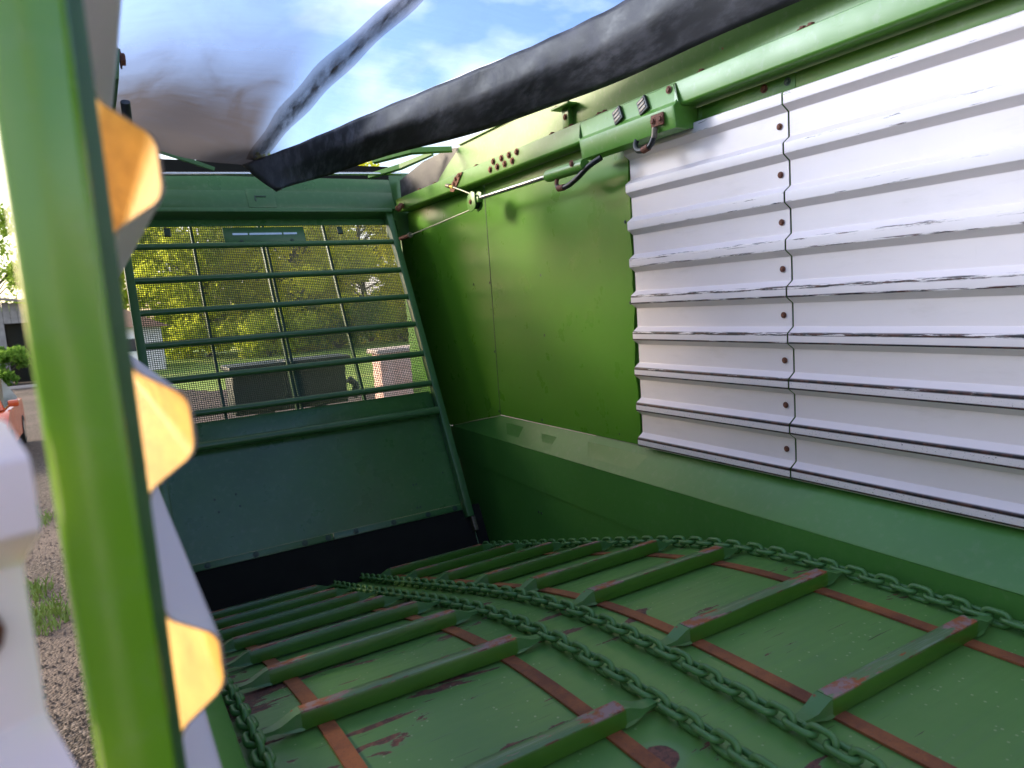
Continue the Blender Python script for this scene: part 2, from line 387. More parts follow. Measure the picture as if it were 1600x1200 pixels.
LINK = link_mesh(); LP = .0485
def chain(x, y0, y1, label):
    t = thing('conveyor_chain', (x, y0, zf(y0)), label, 'chain', 'conveyor chains on the wagon floor')
    y = y0; i = 0
    while y < y1:
        s = slope(y); o = link_obj('chain_link', LINK, (x + random.uniform(-.0015, .0015), y, zf(y) + .023), t)
        roll = (.16 if i % 2 == 0 else PI / 2 + .16) + random.uniform(-.14, .14)
        o.rotation_euler = (Matrix.Rotation(s, 3, 'X') @ Matrix.Rotation(roll, 3, 'Y')).to_euler()
        y += LP * math.cos(s); i += 1
CX = [.197, .972, 1.132, 1.905]
chain(CX[3], .45, 4.02, 'green chain along the foot of the right side ledge')
chain(CX[2], .40, 3.98, 'right chain of the pair running up the middle of the floor')
chain(CX[1], .40, 3.98, 'left chain of the pair running up the middle of the floor')
chain(CX[0], .90, 3.60, 'green chain along the left side, beside the white sheet ends')

# ------------------------------------------------------------------ scraper slats
HL = .285
def bar_mesh():
    V, F = boxg(-HL, HL, -.020, .020, .005, .050)
    me = bpy.data.meshes.new('slat_bar'); me.from_pydata(V, [], F); bm = bmesh.new(); bm.from_mesh(me)
    bmesh.ops.recalc_face_normals(bm, faces=bm.faces)
    bmesh.ops.bevel(bm, geom=[e for e in bm.edges if abs(e.verts[0].co.x - e.verts[1].co.x) > .1], offset=.0035, segments=2, affect='EDGES', profile=.5)
    bm.to_mesh(me); bm.free(); me.materials.append(M['slat']); me.shade_smooth(); me.set_sharp_from_angle(angle=math.radians(30)); return me
def lug_mesh(sg):
    st = [(HL - .004, -.0195, .0195, .0055, .0495), (HL + .012, -.0195, .0195, .008, .0455), (HL + .045, -.019, .018, .016, .031), (HL + .062, -.016, .016, .018, .027), (HL + .092, -.012, .012, .018, .026)]
    V, F = [], []
    for x, a, b, c, d in st: V += [(x * sg, a, c), (x * sg, b, c), (x * sg, b, d), (x * sg, a, d)]
    for i in range(len(st) - 1):
        for k in range(4): F.append((i * 4 + k, i * 4 + (k + 1) % 4, i * 4 + 4 + (k + 1) % 4, i * 4 + 4 + k))
    F += [(0, 1, 2, 3), tuple(len(V) - 4 + k for k in (3, 2, 1, 0))]
    # the split lower lip of the crushed tube
    k = len(V); lip = [(HL - .004, -.0215, .006), (HL + .02, -.0225, .009), (HL + .05, -.019, .016), (HL + .05, -.015, .019), (HL + .02, -.0165, .021), (HL - .004, -.0165, .022)]
    V += [(x * sg, y, z) for x, y, z in lip] + [(x * sg, y + .002, z) for x, y, z in lip]
    F += [tuple(k + i for i in range(6)), tuple(k + 11 - i for i in range(6))] + [(k + i, k + (i + 1) % 6, k + 6 + (i + 1) % 6, k + 6 + i) for i in range(6)]
    me = bpy.data.meshes.new('end_lug'); me.from_pydata(V, [], F); bm = bmesh.new(); bm.from_mesh(me); bmesh.ops.recalc_face_normals(bm, faces=bm.faces); bm.to_mesh(me); bm.free()
    me.materials.append(M['chain']); me.shade_smooth(); me.set_sharp_from_angle(angle=math.radians(35)); return me
BAR, LUGA, LUGB = bar_mesh(), lug_mesh(-1), lug_mesh(1)
ORD = ['nearest', 'second', 'third', 'fourth', 'fifth', 'sixth', 'seventh', 'eighth', 'ninth']
def slat(x, y, label, grp):
    t = thing('scraper_slat', (x, y, zf(y)), label, 'slat', grp)
    t.rotation_euler = (slope(y), 0, random.uniform(-.012, .012))
    for nm, me in (('slat_bar', BAR), ('end_lug', LUGA), ('end_lug', LUGB)):
        o = bpy.data.objects.new(nm, me); COL.objects.link(o); o.parent = t
xr = (CX[2] + CX[3]) / 2 - .03; xl = (CX[0] + CX[1]) / 2
for i, y in enumerate((.90, 1.315, 1.72, 2.06, 2.43, 2.82, 3.20, 3.58)):
    slat((CX[2] + CX[3]) / 2, y, ('rust-ended green slat nearest the camera in the right-hand row' if i == 0 else f'{ORD[i]} nearest green slat of the right-hand row, between ledge chain and middle chains'), 'scraper slats of the right-hand row')
for i, y in enumerate((1.13, 1.58, 1.955, 2.28, 2.64, 2.98, 3.36, 3.74)):
    slat((CX[0] + CX[1]) / 2, y, ('long worn green slat nearest the camera in the left-hand row' if i == 0 else f'{ORD[i]} nearest green slat of the left-hand row, between left chain and middle chains'), 'scraper slats of the left-hand row')
tag(tube('steel_pin', [(.98, 3.86, zf(3.86) + .02), (.965, 3.87, zf(3.86) + .13)], .006, M['greysteel'], None, org=(.98, 3.86, zf(3.86))), 'thin upright steel pin at the far end of the middle chains', 'pin')

# ------------------------------------------------------------------ right side wall
rw = thing('right_side_wall', (2.1, 1.5, -.715), 'right wagon side of white corrugated sheets and plain green panels above a green ledge', 'wagon wall')
def corr(name, xw, sgn, y0, y1, ztop, zbot, crest0, mats, parent, fm=None, cuts=(.0022,)):
    """corrugated sheet: web at xw, crests standing sgn*PROT into the wagon"""
    pts = []; k = math.floor((zbot - crest0) / PITCH) - 1
    while True:
        z = crest0 + k * PITCH
        if z > ztop + .3: break
        pts += [(z - SLOPE, 0), (z, 1), (z + CREST, 1), (z + CREST + SLOPE, 0)]; k += 1
    prof = []
    for (za, da), (zb, db) in zip(pts, pts[1:]):
        if zb <= zbot or za >= ztop: continue
        lo, hi = max(za, zbot), min(zb, ztop)
        if not prof: prof.append((lo, da + (db - da) * (lo - za) / (zb - za)))
        prof.append((hi, da + (db - da) * (hi - za) / (zb - za)))
    # rounded bends: cut every corner once
    for cut in cuts:
        pr = [prof[0]]
        for a, b, c in zip(prof, prof[1:], prof[2:]):
            for q in (a, c):
                L_ = math.hypot(q[0] - b[0], (q[1] - b[1]) * PROT); f = min(.30, cut / max(L_, 1e-6))
                pr.append((b[0] + (q[0] - b[0]) * f, b[1] + (q[1] - b[1]) * f))
        pr.append(prof[-1]); prof = pr
    n = len(pr); V, F = [], []; T = .0022
    ylist = [y0 + (y1 - y0) * i / 6 for i in range(7)]
    for y in ylist:
        V += [(xw + sgn * PROT * d, y, z) for z, d in pr] + [(xw + sgn * PROT * d - sgn * T, y, z) for z, d in pr]
    for j in range(6):
        a, b = j * 2 * n, (j + 1) * 2 * n
        for i in range(n - 1): F += [(a + i, a + i + 1, b + i + 1, b + i), (a + n + i, b + n + i, b + n + i + 1, a + n + i + 1)]
        F += [(a, b, b + n, a + n), (a + n - 1, a + 2 * n - 1, b + 2 * n - 1, b + n - 1)]
    e = 12 * n
    for i in range(n - 1): F += [(i, n + i, n + i + 1, i + 1), (e + i, e + i + 1, e + n + i + 1, e + n + i)]
    inner = 6 * (2 * (n - 1) + 2)
    org = (0, 0, 0) if parent is None else None
    me_mats = mats if isinstance(mats, list) else [mats]
    o = mk(name, V, F, me_mats, parent, org=(0, 0, 0))
    me = o.data
    if len(me_mats) > 1:
        for p in me.polygons:
            if abs(p.normal.y) > .9: p.material_index = 2
            elif p.normal.x * sgn < -1e-4: p.material_index = 1
            elif abs(p.normal.x) <= 1e-4 and p.index % 2: p.material_index = 1
    me.shade_smooth(); me.set_sharp_from_angle(angle=math.radians(70))
    wn = o.modifiers.new('weighted', 'WEIGHTED_NORMAL'); wn.keep_sharp = True; wn.weight = 60
    return o
for (a, b, hh) in ((1.636, 2.452, .002), (.10, 1.630, 0), (-1.44, .094, .002), (-2.98, -1.446, 0), (-4.0, -2.986, .002)):
    corr('corrugated_sheet', XR - hh, -1, a, b, .617, -.712, RCREST0, M['sheetR'], rw)
for k in range(8):
    z = .515 - k * PITCH
    bolt((XR - .004, 1.668, z), rw, BOLT_S); bolt((XR - .002, .13, z), rw, BOLT_S)
# joint cover behind the sheets keeps the outside light out
box('backing_panel', (2.112, 2.118, -4.0, 2.5, -.74, .64), M['rail'], rw)
# green panels
def wavy_panel():
    V, F = [], []; N = 40
    zs = [-.712 + 1.387 * i / N for i in range(N + 1)]
    for i, z in enumerate(zs):
        e = 2.462 + .018 * abs(math.sin((z + .07) * 6.3)) * (1 if z < .05 else .25) + .004 * math.sin(z * 31)
        V += [(2.096, e, z), (2.1, 3.773, z), (2.1035, e, z), (2.1035, 3.773, z)]
    for i in range(N):
        a, b = 4 * i, 4 * i + 4; F += [(a, b, b + 1, a + 1), (a + 2, a + 3, b + 3, b + 2), (a, a + 2, b + 2, b), (a + 1, b + 1, b + 3, a + 3)]
    F += [(0, 1, 3, 2), (4 * N, 4 * N + 2, 4 * N + 3, 4 * N + 1)]
    return V, F
V, F = wavy_panel(); o = mk('green_panel', V, F, M['wall'], rw, smooth=False); o.data.shade_smooth(); o.data.set_sharp_from_angle(angle=math.radians(40))
out = [(3.779, -.716), (4.5, -.866), (5.15, -.866), (5.15, .676), (3.779, .676)]; q = len(out)
mk('front_green_panel', [(2.1 + .0035 * t, y, z) for t in (0, 1) for y, z in out], [tuple(range(q)), tuple(range(2 * q - 1, q - 1, -1))] + [(i, (i + 1) % q, q + (i + 1) % q, q + i) for i in range(q)], M['wall'], rw)
box('panel_joint', (2.0985, 2.106, 3.7732, 3.7788, -.712, .66), M['mesh'], rw)
for (y, z) in ((3.22, .109), (3.22, -.214), (2.62, -.68), (3.79, .10), (3.79, -.32), (3.79, -.69), (3.30, -.69), (2.49, -.06), (2.48, -.69), (2.50, .30), (4.0, .10)):
    x = 2.0995
    bolt((x - .0005 if y > 2.6 else x - .004, y, z), rw, BOLT_D, name='rivet').scale = (.5, .6, .6)
# ledge: sloping top, inner face in two plates
def plate(name, prof, y0, y1, mat, parent, bev=.004): return prism(name, prof, y0, y1, mat, parent, bev=bev)
def xin(y): return 1.94 + .16 * max(0.0, y - .84) / 3.66
def zin(y): return -.832 - .031 * max(0.0, y - .84) / 3.66
def zwall(y): return -.716 if y < 3.775 else -.716 - .150 * (y - 3.775) / .725
V, F = [], []; yl = [-4.0, -2, 0, .84, 1.5, 2.2, 3.0, 3.4, 3.775, 3.9, 4.05, 4.2, 4.35, 4.48]
for y in yl: V += [(2.103, y, zwall(y)), (xin(y) + .004, y, zin(y) + .003), (xin(y), y, zin(y) - .004), (xin(y) + .006, y, zin(y) - .012), (2.103, y, zwall(y) - .012)]
for i in range(len(yl) - 1):
    for k in range(5): F.append((5 * i + k, 5 * i + (k + 1) % 5, 5 * i + 5 + (k + 1) % 5, 5 * i + 5 + k))
F += [tuple(range(5)), tuple(len(V) - 1 - k for k in range(5))]
o = mk('ledge_top', V, F, M['ledge'], rw); o.data.shade_smooth(); o.data.set_sharp_from_angle(angle=math.radians(30))
V, F = [], []; yy = [-4.0 + .2 * i for i in range(43)] + [4.55]
for y in yy:
    zb = max(-1.088, zf(y) - .02) if y > 1.5 else zf(y) - .02
    V += [(xin(y) + .001, y, zin(y) - .006), (xin(y) + .001, y, zb), (xin(y) + .005, y, zb), (xin(y) + .005, y, zin(y) - .006)]
for i in range(len(yy) - 1):
    for k in range(4): F.append((4 * i + k, 4 * i + (k + 1) % 4, 4 * i + 4 + (k + 1) % 4, 4 * i + 4 + k))
F += [(0, 1, 2, 3), tuple(len(V) - 1 - k for k in range(4))]
mk('ledge_face', V, F, M['ledge'], rw)
V, F = [], []; yy = [2.0 + .2 * i for i in range(13)] + [4.55]
for y in yy: V += [(xin(y) + .0065, y, -1.06), (xin(y) + .0065, y, zf(y) - .03), (xin(y) + .0105, y, zf(y) - .03), (xin(y) + .0105, y, -1.06)]
for i in range(len(yy) - 1):
    for k in range(4): F.append((4 * i + k, 4 * i + (k + 1) % 4, 4 * i + 4 + (k + 1) % 4, 4 * i + 4 + k))
F += [(0, 1, 2, 3), tuple(len(V) - 1 - k for k in range(4))]
mk('lower_face_plate', V, F, M['ledge'], rw)
for y, z in ((3.3, -1.22), (3.33, -1.22), (3.0, -1.36)): bolt((xin(y) + .006, y, z), rw, BOLT_D, name='rivet').scale = (.6, .6, .6)

# ------------------------------------------------------------------ top rail with its bolts
rl = thing('top_rail', (2.05, 1.5, .67), 'long green box rail above the white sheets, dotted with rusty bolts', 'rail')
plate('rail_beam', [(2.0, .682), (2.0, .764), (2.012, .768), (2.108, .768), (2.108, .676), (2.010, .674)], -4.0, 4.93, M['rail'], rl, .003)
plate('lower_flange', [(2.094, .610), (2.094, .673), (2.108, .673), (2.108, .610)], 1.60, 2.02, M['rail'], rl, .001)
plate('lower_flange', [(2.0945, .612), (2.0945, .673), (2.108, .673), (2.108, .612)], 2.022, 2.455, M['rail'], rl, .001)
plate('lower_flange', [(2.094, .619), (2.094, .673), (2.108, .673), (2.108, .619)], -4.0, 1.598, M['rail'], rl, .001)
# upper plate, front corner cut round
V = []; zt = .935
out = [(-4.0, .769), (4.30, .769), (4.26, .80), (4.12, .86), (4.0, zt - .03), (3.94, zt), (-4.0, zt)]
n_ = len(out); V = [(2.045, y, z) for y, z in out] + [(2.051, y, z) for y, z in out]
F = [tuple(range(n_)), tuple(range(2 * n_ - 1, n_ - 1, -1))] + [(i, (i + 1) % n_, n_ + (i + 1) % n_, n_ + i) for i in range(n_)]
mk('upper_plate', V, F, M['rail'], rl)
out = [(3.952, .930), (4.01, .902), (4.13, .855), (4.27, .795), (4.30, .770), (4.93, .770), (4.93, .90), (4.5, .95), (4.1, .95)]; q = len(out)
mk('rubber_flap', [(2.046 + .004 * t, y, z) for t in (0, 1) for y, z in out], [tuple(range(q)), tuple(range(2 * q - 1, q - 1, -1))] + [(i, (i + 1) % q, q + (i + 1) % q, q + i) for i in range(q)], M['tarp'], rl)
plate('plate_lip', [(2.03, .936), (2.03, .942), (2.08, .942), (2.08, .936)], -4.0, 3.94, M['rail'], rl, 0)
for y, z in ((3.51, .712), (3.43, .712), (3.35, .712), (3.27, .712), (3.47, .748), (3.38, .748), (3.30, .748), (3.22, .748)): bolt((1.9995, y, z), rl, BOLT).scale = (1.3, 1.25, 1.25)
for y in (4.55, 4.30, 3.72, 2.93, 2.80, 2.77, 2.56, 2.52, 1.95, 1.52, 1.49): bolt((2.03, y, .7695), rl, BOLT, (0, PI / 2, 0)).scale = (1.5, 1.2, 1.2)
for y in (1.93, 1.92): pass
bolt((1.9995, 2.46, .722), rl, BOLT); bolt((2.0935, 1.726, .655), rl, BOLT); bolt((2.0935, 1.63, .652), rl, BOLT_D)
mk('rust_clump', *tubeg(curve([(1.93, 4.72, .66), (1.96, 4.76, .69), (1.99, 4.80, .70), (1.95, 4.83, .68)], 4), [.012, .02, .016, .022, .018, .024, .015, .02, .017, .022, .018, .016, .01], 6), M['rustbolt'], rl)
# upright bracket behind the tarpaulin edge
ub = thing('roof_bow_bracket', (2.03, 2.80, .77), 'small green upright bracket with rusty bolts behind the tarpaulin edge', 'bracket')
box('bracket_post', (2.018, 2.043, 2.775, 2.825, .769, .86), M['rail'], ub, .002)
box('bracket_plate', (1.985, 2.043, 2.73, 2.87, .861, .872), M['rail'], ub, .002)
for y in (2.755, 2.845): bolt((2.005, y, .8725), ub, BOLT, (0, PI / 2, 0))
bolt((2.0175, 2.80, .82), ub, BOLT)

# ------------------------------------------------------------------ ram bracket, hydraulic ram, cable
rb = thing('ram_bracket', (1.98, 2.34, .6), 'bent green steel bracket with two dark slots bolted to the top rail', 'bracket')
prof = [(1.996, .760), (1.986, .690), (1.965, .672), (1.975, .592), (2.04, .588), (2.04, .600), (1.985, .605), (1.977, .668), (1.999, .684), (1.999, .760)]
n_ = len(prof); V = []
for y in (2.035, 2.05, 2.60, 2.66):
    for x, z in prof:
        yy_ = y
        if y < 2.04 and z > .70: yy_ = 2.07
        if y > 2.62 and z < .68: yy_ = 2.63
        V.append((x, yy_, z))
F = [tuple(range(n_)), tuple(3 * n_ + n_ - 1 - i for i in range(n_))]
for j in range(3): F += [(j * n_ + i, j * n_ + (i + 1) % n_, (j + 1) * n_ + (i + 1) % n_, (j + 1) * n_ + i) for i in range(n_)]
mk('bracket_shell', V, F, M['rail'], rb, bev=.003)
V = [(x, 2.0375 + dy, z) for dy in (0, .006) for x, z in ((1.968, .671), (1.977, .594), (2.09, .594), (2.09, .672), (2.04, .70), (1.99, .70))]
mk('end_plate', V, [tuple(range(6)), tuple(range(11, 5, -1))] + [(i, (i + 1) % 6, 6 + (i + 1) % 6, 6 + i) for i in range(6)], M['rail'], rb)
for y in (2.378, 2.222):
    g = mk('slot_grip', *boxg(1.976, 1.991, y - .026, y + .026, .688, .752), M['hose'], rb, bev=.004, org=(1.985, y, .72)); g.rotation_euler = (-.45, .14, 0)
    for dz in (-.018, 0, .018):
        q = mk('grip_rib', *boxg(-.012, -.008, -.018, .018, dz - .005, dz + .005), M['greysteel'], g, bev=.001, org=(0, 0, 0))
        q.location = (0, 0, 0)
box('rusty_plate', (1.957, 1.966, 2.085, 2.155, .615, .662), M['rustbolt'], rb, .004)
for y in (2.10, 2.14): bolt((1.957, y, .638), rb, BOLT)
bolt((1.990, 2.082, .742), rb, BOLT); tube('bolt_hole', [(1.9705, 2.06, .655), (1.978, 2.06, .655)], .010, M['hole'], rb)

ram = thing('hydraulic_ram', (1.955, 3.0, .55), 'green hydraulic ram with bright steel rod below the rail', 'hydraulic ram')
cy = lambda y: (1.952, y, .560 + (2.62 - y) * -.006)
tube('barrel', [cy(2.58), cy(2.60), cy(2.86), cy(2.875), cy(2.89)], [.026, .029, .029, .027, .018], M['rail'], ram, 20)
tube('piston_rod', [cy(2.88), cy(3.58)], .0115, M['steel'], ram, 16)
tube('oil_port', [(1.952, 2.80, .545), (1.945, 2.80, .515), (1.943, 2.79, .497)], .010, M['rustbolt'], ram)
tube('oil_hose', curve([(1.943, 2.79, .50), (1.938, 2.765, .487), (1.94, 2.70, .489), (1.945, 2.63, .513), (1.955, 2.56, .548), (1.98, 2.50, .575)], 6), .0125, M['hose'], ram)
tube('hose_ferrule', [(1.9385, 2.775, .4885), (1.939, 2.73, .4865)], .0155, M['rustbolt'], ram)
bolt((1.922, 2.64, .575), ram, BOLT)
h2 = thing('short_oil_hose', (1.98, 2.2, .58), 'short black hose looping below the end of the ram bracket', 'hose')
tube('hose', curve([(1.985, 2.27, .60), (1.97, 2.262, .572), (1.958, 2.235, .548), (1.952, 2.19, .541), (1.952, 2.155, .552), (1.955, 2.135, .582)], 6), .011, M['hose'], h2)
tube('ferrule', [(1.953, 2.20, .5415), (1.952, 2.165, .547)], .014, M['rustbolt'], h2)
tube('elbow', [(1.955, 2.137, .575), (1.957, 2.130, .612)], .012, M['greysteel'], h2)
pl = thing('cable_pulley', (1.95, 3.63, .56), 'green pulley block on the end of the ram rod', 'pulley')
for dx in (-.022, .022):
    out = [(3.585, .60), (3.62, .612), (3.665, .595), (3.685, .56), (3.675, .52), (3.64, .50), (3.60, .508), (3.58, .53)]
    V = [(1.952 + dx + t, y, z) for t in (-.003, .003) for y, z in out]; q = len(out)
    mk('side_plate', V, [tuple(range(q)), tuple(range(2 * q - 1, q - 1, -1))] + [(i, (i + 1) % q, q + (i + 1) % q, q + i) for i in range(q)], M['rail'], pl, bev=.001)
tube('sheave', [(1.938, 3.635, .555), (1.966, 3.635, .555)], .040, M['hole'], pl, 20)
bolt((1.9265, 3.635, .555), pl, BOLT); box('rod_eye', (1.935, 1.969, 3.56, 3.60, .545, .575), M['rail'], pl, .004)
cb = thing('hoist_cable', (1.93, 4.0, .55), 'thin steel cable from the rail clip over the pulley to the grille', 'cable')
tube('upper_strand', [(1.952, 3.645, .596), (1.952, 3.80, .650), (1.957, 3.93, .690)], .0045, M['cable'], cb, 8)
tube('lower_strand', [(1.952, 3.66, .520), (1.915, 4.05, .487), (1.88, 4.47, .455)], .0040, M['cable'], cb, 8)
tube('yellow_sleeve', [(1.9555, 3.90, .681), (1.957, 3.945, .694)], .0085, M['yellow'], cb)
tube('eye_nut', [(1.957, 3.94, .693), (1.957, 3.985, .704)], .0125, M['greysteel'], cb)
tube('grille_clip', [(1.88, 4.46, .456), (1.87, 4.52, .450), (1.86, 4.56, .447)], .013, M['rustbolt'], cb)
tube('clip_nut', [(1.882, 4.43, .459), (1.881, 4.45, .457)], .019, M['greysteel'], cb, 6)
cl = thing('cable_clip_plate', (1.998, 3.95, .72), 'rusty clip plate holding the cable end on the rail', 'clip plate')
mk('plate', [(1.999 - t, y, z) for t in (.0, .006) for y, z in ((3.90, .762), (3.84, .760), (3.92, .70), (3.97, .665), (4.02, .675), (4.01, .71))], [tuple(range(6)), tuple(range(11, 5, -1))] + [(i, (i + 1) % 6, 6 + (i + 1) % 6, 6 + i) for i in range(6)], M['rustbolt'], cl)
for y, z in ((3.88, .748), (3.93, .735), (3.96, .712)): bolt((1.993, y, z), cl, BOLT)

# ------------------------------------------------------------------ front grille (leans forward)
P1 = Vector((1.05, 3.80, -1.30)); U = Vector((0, .426, .905)); NB = Vector((0, -.905, .426))      # NB points into the wagon
def hb(x, s, d=0.0): return Vector((x, 0, 0)) + Vector((0, P1.y, P1.z)) + U * s + NB * d
def hbox(name, x0, x1, s0, s1, d0, d1, mat, parent, bev=0):
    V, F = boxg(0, 1, 0, 1, 0, 1); V = [hb(x0 + (x1 - x0) * a, s0 + (s1 - s0) * b, d0 + (d1 - d0) * c) for a, b, c in V]
    return mk(name, V, F, mat, parent, bev=bev)
gr = thing('front_grille', hb(1.03, 0), 'dark green leaning front grille of tube bars over wire mesh and a solid plate', 'grille')
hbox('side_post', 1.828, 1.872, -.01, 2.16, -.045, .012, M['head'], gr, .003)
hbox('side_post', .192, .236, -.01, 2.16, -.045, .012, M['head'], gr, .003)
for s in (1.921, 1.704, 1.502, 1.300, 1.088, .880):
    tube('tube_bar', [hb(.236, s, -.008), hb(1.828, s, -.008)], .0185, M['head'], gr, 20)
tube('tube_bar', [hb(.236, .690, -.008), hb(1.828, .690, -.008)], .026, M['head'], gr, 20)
# woven wire mesh: far too many wires to pick apart
P = .0118; parts = []
x0, x1, s0, s1 = .20, 1.86, .84, 2.10
for i in range(int((x1 - x0) / P)):
    x = x0 + i * P + random.uniform(-.0006, .0006); parts.append(([hb(x + a * .0034, s0 + b * (s1 - s0), -.068 - c * .003) for a, b, c in boxg(0, 1, 0, 1, 0, 1)[0]], boxg(0, 1, 0, 1, 0, 1)[1]))
for i in range(int((s1 - s0) / P)):
    s = s0 + i * P + random.uniform(-.0006, .0006); parts.append(([hb(x0 + a * (x1 - x0), s + b * .0034, -.0655 - c * .003) for a, b, c in boxg(0, 1, 0, 1, 0, 1)[0]], boxg(0, 1, 0, 1, 0, 1)[1]))
V, F = join(parts); o = mk('wire_mesh', V, F, M['mesh'], gr); o['kind'] = 'stuff'
for x in (.585, .985, 1.012, 1.398): hbox('mesh_stiffener', x - .007, x + .007, .84, 2.10, -.095, -.073, M['head'], gr, .001)
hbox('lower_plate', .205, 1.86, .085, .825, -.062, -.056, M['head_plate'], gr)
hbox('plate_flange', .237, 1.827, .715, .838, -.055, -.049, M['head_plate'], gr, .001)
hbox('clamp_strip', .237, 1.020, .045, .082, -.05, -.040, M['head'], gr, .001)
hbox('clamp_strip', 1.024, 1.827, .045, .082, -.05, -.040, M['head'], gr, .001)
hq = Matrix((NB * -1, Vector((1, 0, 0)).cross(NB * -1) * -1, Vector((1, 0, 0)))).transposed()
HR = Matrix(((0, 0, -1), (0, 0, 0), (0, 0, 0)))
def hbolt(x, s, d, me=BOLT_D, sc=1.0):
    o = link_obj('bolt', me, hb(x, s, d), gr)
    xa = -NB; ya = Vector((1, 0, 0)); za = xa.cross(ya); o.rotation_euler = Matrix((xa, ya, za)).transposed().to_euler(); o.scale = (sc, sc, sc)
for x in (.36, .60, .86, .99, 1.15, 1.38, 1.60, 1.78): hbolt(x, .063, -.040, sc=1.2)
for x, s in ((.45, .40), (.46, .33), (.56, .41), (.57, .34), (1.56, .26), (1.58, .26), (1.55, .12), (1.57, .12), (1.77, .30), (1.78, .55)): hbolt(x, s, -.0555, sc=.45)
V = []
for i in range(19):
    p = hb(1.8735, -.38 + .14 * i, -.040); f = (p.z + .824) / 1.49
    q = Vector((2.098, min(5.14, p.y + .50), p.z))
    V += [p, q]
o = mk('side_light_stop', V, [(2 * i, 2 * i + 1, 2 * i + 3, 2 * i + 2) for i in range(18)], M['head_plate'], gr)  # added plate that shuts light out between post and wall
md = o.modifiers.new('thick', 'SOLIDIFY'); md.thickness = .004
hbox('rubber_apron', .215, 1.95, -.30, .062, -.054, -.048, M['black'], gr)
hbox('post_foot', 1.855, 1.880, -.10, -.012, -.040, .0, M['greysteel'], gr, .002)
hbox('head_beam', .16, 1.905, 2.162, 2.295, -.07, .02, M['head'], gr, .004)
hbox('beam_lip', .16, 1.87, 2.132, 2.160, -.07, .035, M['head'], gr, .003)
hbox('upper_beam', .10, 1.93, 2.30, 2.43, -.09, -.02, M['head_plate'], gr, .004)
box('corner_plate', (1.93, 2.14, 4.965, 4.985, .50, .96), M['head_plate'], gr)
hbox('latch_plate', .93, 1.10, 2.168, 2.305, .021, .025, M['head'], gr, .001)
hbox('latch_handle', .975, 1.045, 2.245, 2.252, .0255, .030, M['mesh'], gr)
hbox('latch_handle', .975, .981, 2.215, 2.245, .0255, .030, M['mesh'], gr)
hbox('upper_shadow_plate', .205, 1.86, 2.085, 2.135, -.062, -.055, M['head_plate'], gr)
sg = hbox('slotted_plate', .76, 1.26, 1.965, 2.075, -.060, -.054, M['head'], gr, .002)
for a, b in ((.815, .905), (.915, 1.115), (1.125, 1.21)): hbox('slot_light', a, b, 2.018, 2.032, -.0535, -.0515, M['steel'], gr)
for x in (.86, 1.17): hbolt(x, 1.975, -.053, sc=.9)
for x in (.45, 1.50): hbox('mesh_clamp', x - .018, x + .018, 2.02, 2.07, -.064, -.05, M['mesh'], gr, .002)
for x in (1.00, 1.04): hbolt(x, .905, -.062, sc=1.1)
cbar = tag(tube('roof_crossbar', [(.16, 4.55, .828), (1.90, 4.55, .875)], .0105, M['steel'], None, 14, org=(1.0, 4.55, .85)), 'thin shiny steel crossbar above the front grille', 'crossbar')
bw = thing('roof_bow', (1.0, 4.6, .9), 'flat green roof bow slanting behind the roof film', 'roof bow')
mk('bow_arm', *tubeg([(.20, 4.62, 1.045), (.44, 4.62, .985), (.74, 4.62, .885)], [.020, .020, .014], 4), M['head'], bw)
mk('bow_arm', *tubeg([(1.62, 4.3, .90), (1.80, 4.12, .93), (2.02, 4.0, .925)], [.022, .024, .020], 4), M['rail'], bw)
mk('bow_arm', *tubeg([(1.70, 4.62, .865), (1.86, 4.45, .90), (1.98, 4.2, .94)], [.020, .022, .016], 4), M['rail'], bw)
mk('back_baffle', *boxg(.10, 1.97, 4.95, 4.97, .78, 1.0), M['black'], bw)

# ------------------------------------------------------------------ left wall, its post and the open door
lw = thing('left_side_wall', (XL, 1.5, -.715), 'white corrugated left wagon side seen end-on, its ridges standing inwards', 'wagon wall')
corr('corrugated_sheet', XL + .008, 1, .492, 2.45, .617, -.712, LCREST0, [M['sheetL'], M['sheetOut'], M['sheetEdge']], lw, cuts=(.0045, .0022))
box('green_panel', (-.002, .002, 2.452, 4.9, -.74, .66), M['wall'], lw)
plate('ledge_top', [(.002, -.716), (XEL - .005, -.826), (XEL, -.838), (XEL - .012, -.838), (.002, -.730)], .50, 4.1, M['ledge'], lw)
V, F = [], []; yy = [.5 + .2 * i for i in range(18)]
for y in yy: V += [(XEL - .002, y, -.838), (XEL - .002, y, zf(y) - .03), (XEL - .006, y, zf(y) - .03), (XEL - .006, y, -.838)]
for i in range(len(yy) - 1):
    for k in range(4): F.append((4 * i + k, 4 * i + (k + 1) % 4, 4 * i + 4 + (k + 1) % 4, 4 * i + 4 + k))
F += [(0, 1, 2, 3), tuple(len(V) - 1 - k for k in range(4))]
mk('ledge_face', V, F, M['ledge'], lw)
corr('corrugated_sheet', XL + .008, 1, -4.0, -.55, .66, -.96, LCREST0, M['sheetL'], lw)
tg = thing('tailgate', (1.05, -4.02, -.9), 'white tailgate closing the wagon behind the camera', 'tailgate')
box('gate_plate', (-.01, 2.11, -4.03, -4.01, -.96, .70), M['sheetL'], tg)
lr = thing('left_top_rail', (.05, 2.5, .67), 'green left top rail beyond the white sheet', 'rail')
plate('rail_beam', [(.10, .682), (.10, .764), (0, .768), (0, .674), (.09, .674)], .62, 4.93, M['rail'], lr, .003)
plate('upper_plate', [(.049, .769), (.049, .935), (.055, .935), (.055, .769)], .62, 4.30, M['rail'], lr, 0)
lb = thing('left_ram_bracket', (.11, 2.34, .6), 'green bracket on the left rail, peeping out beside the white sheet', 'bracket')
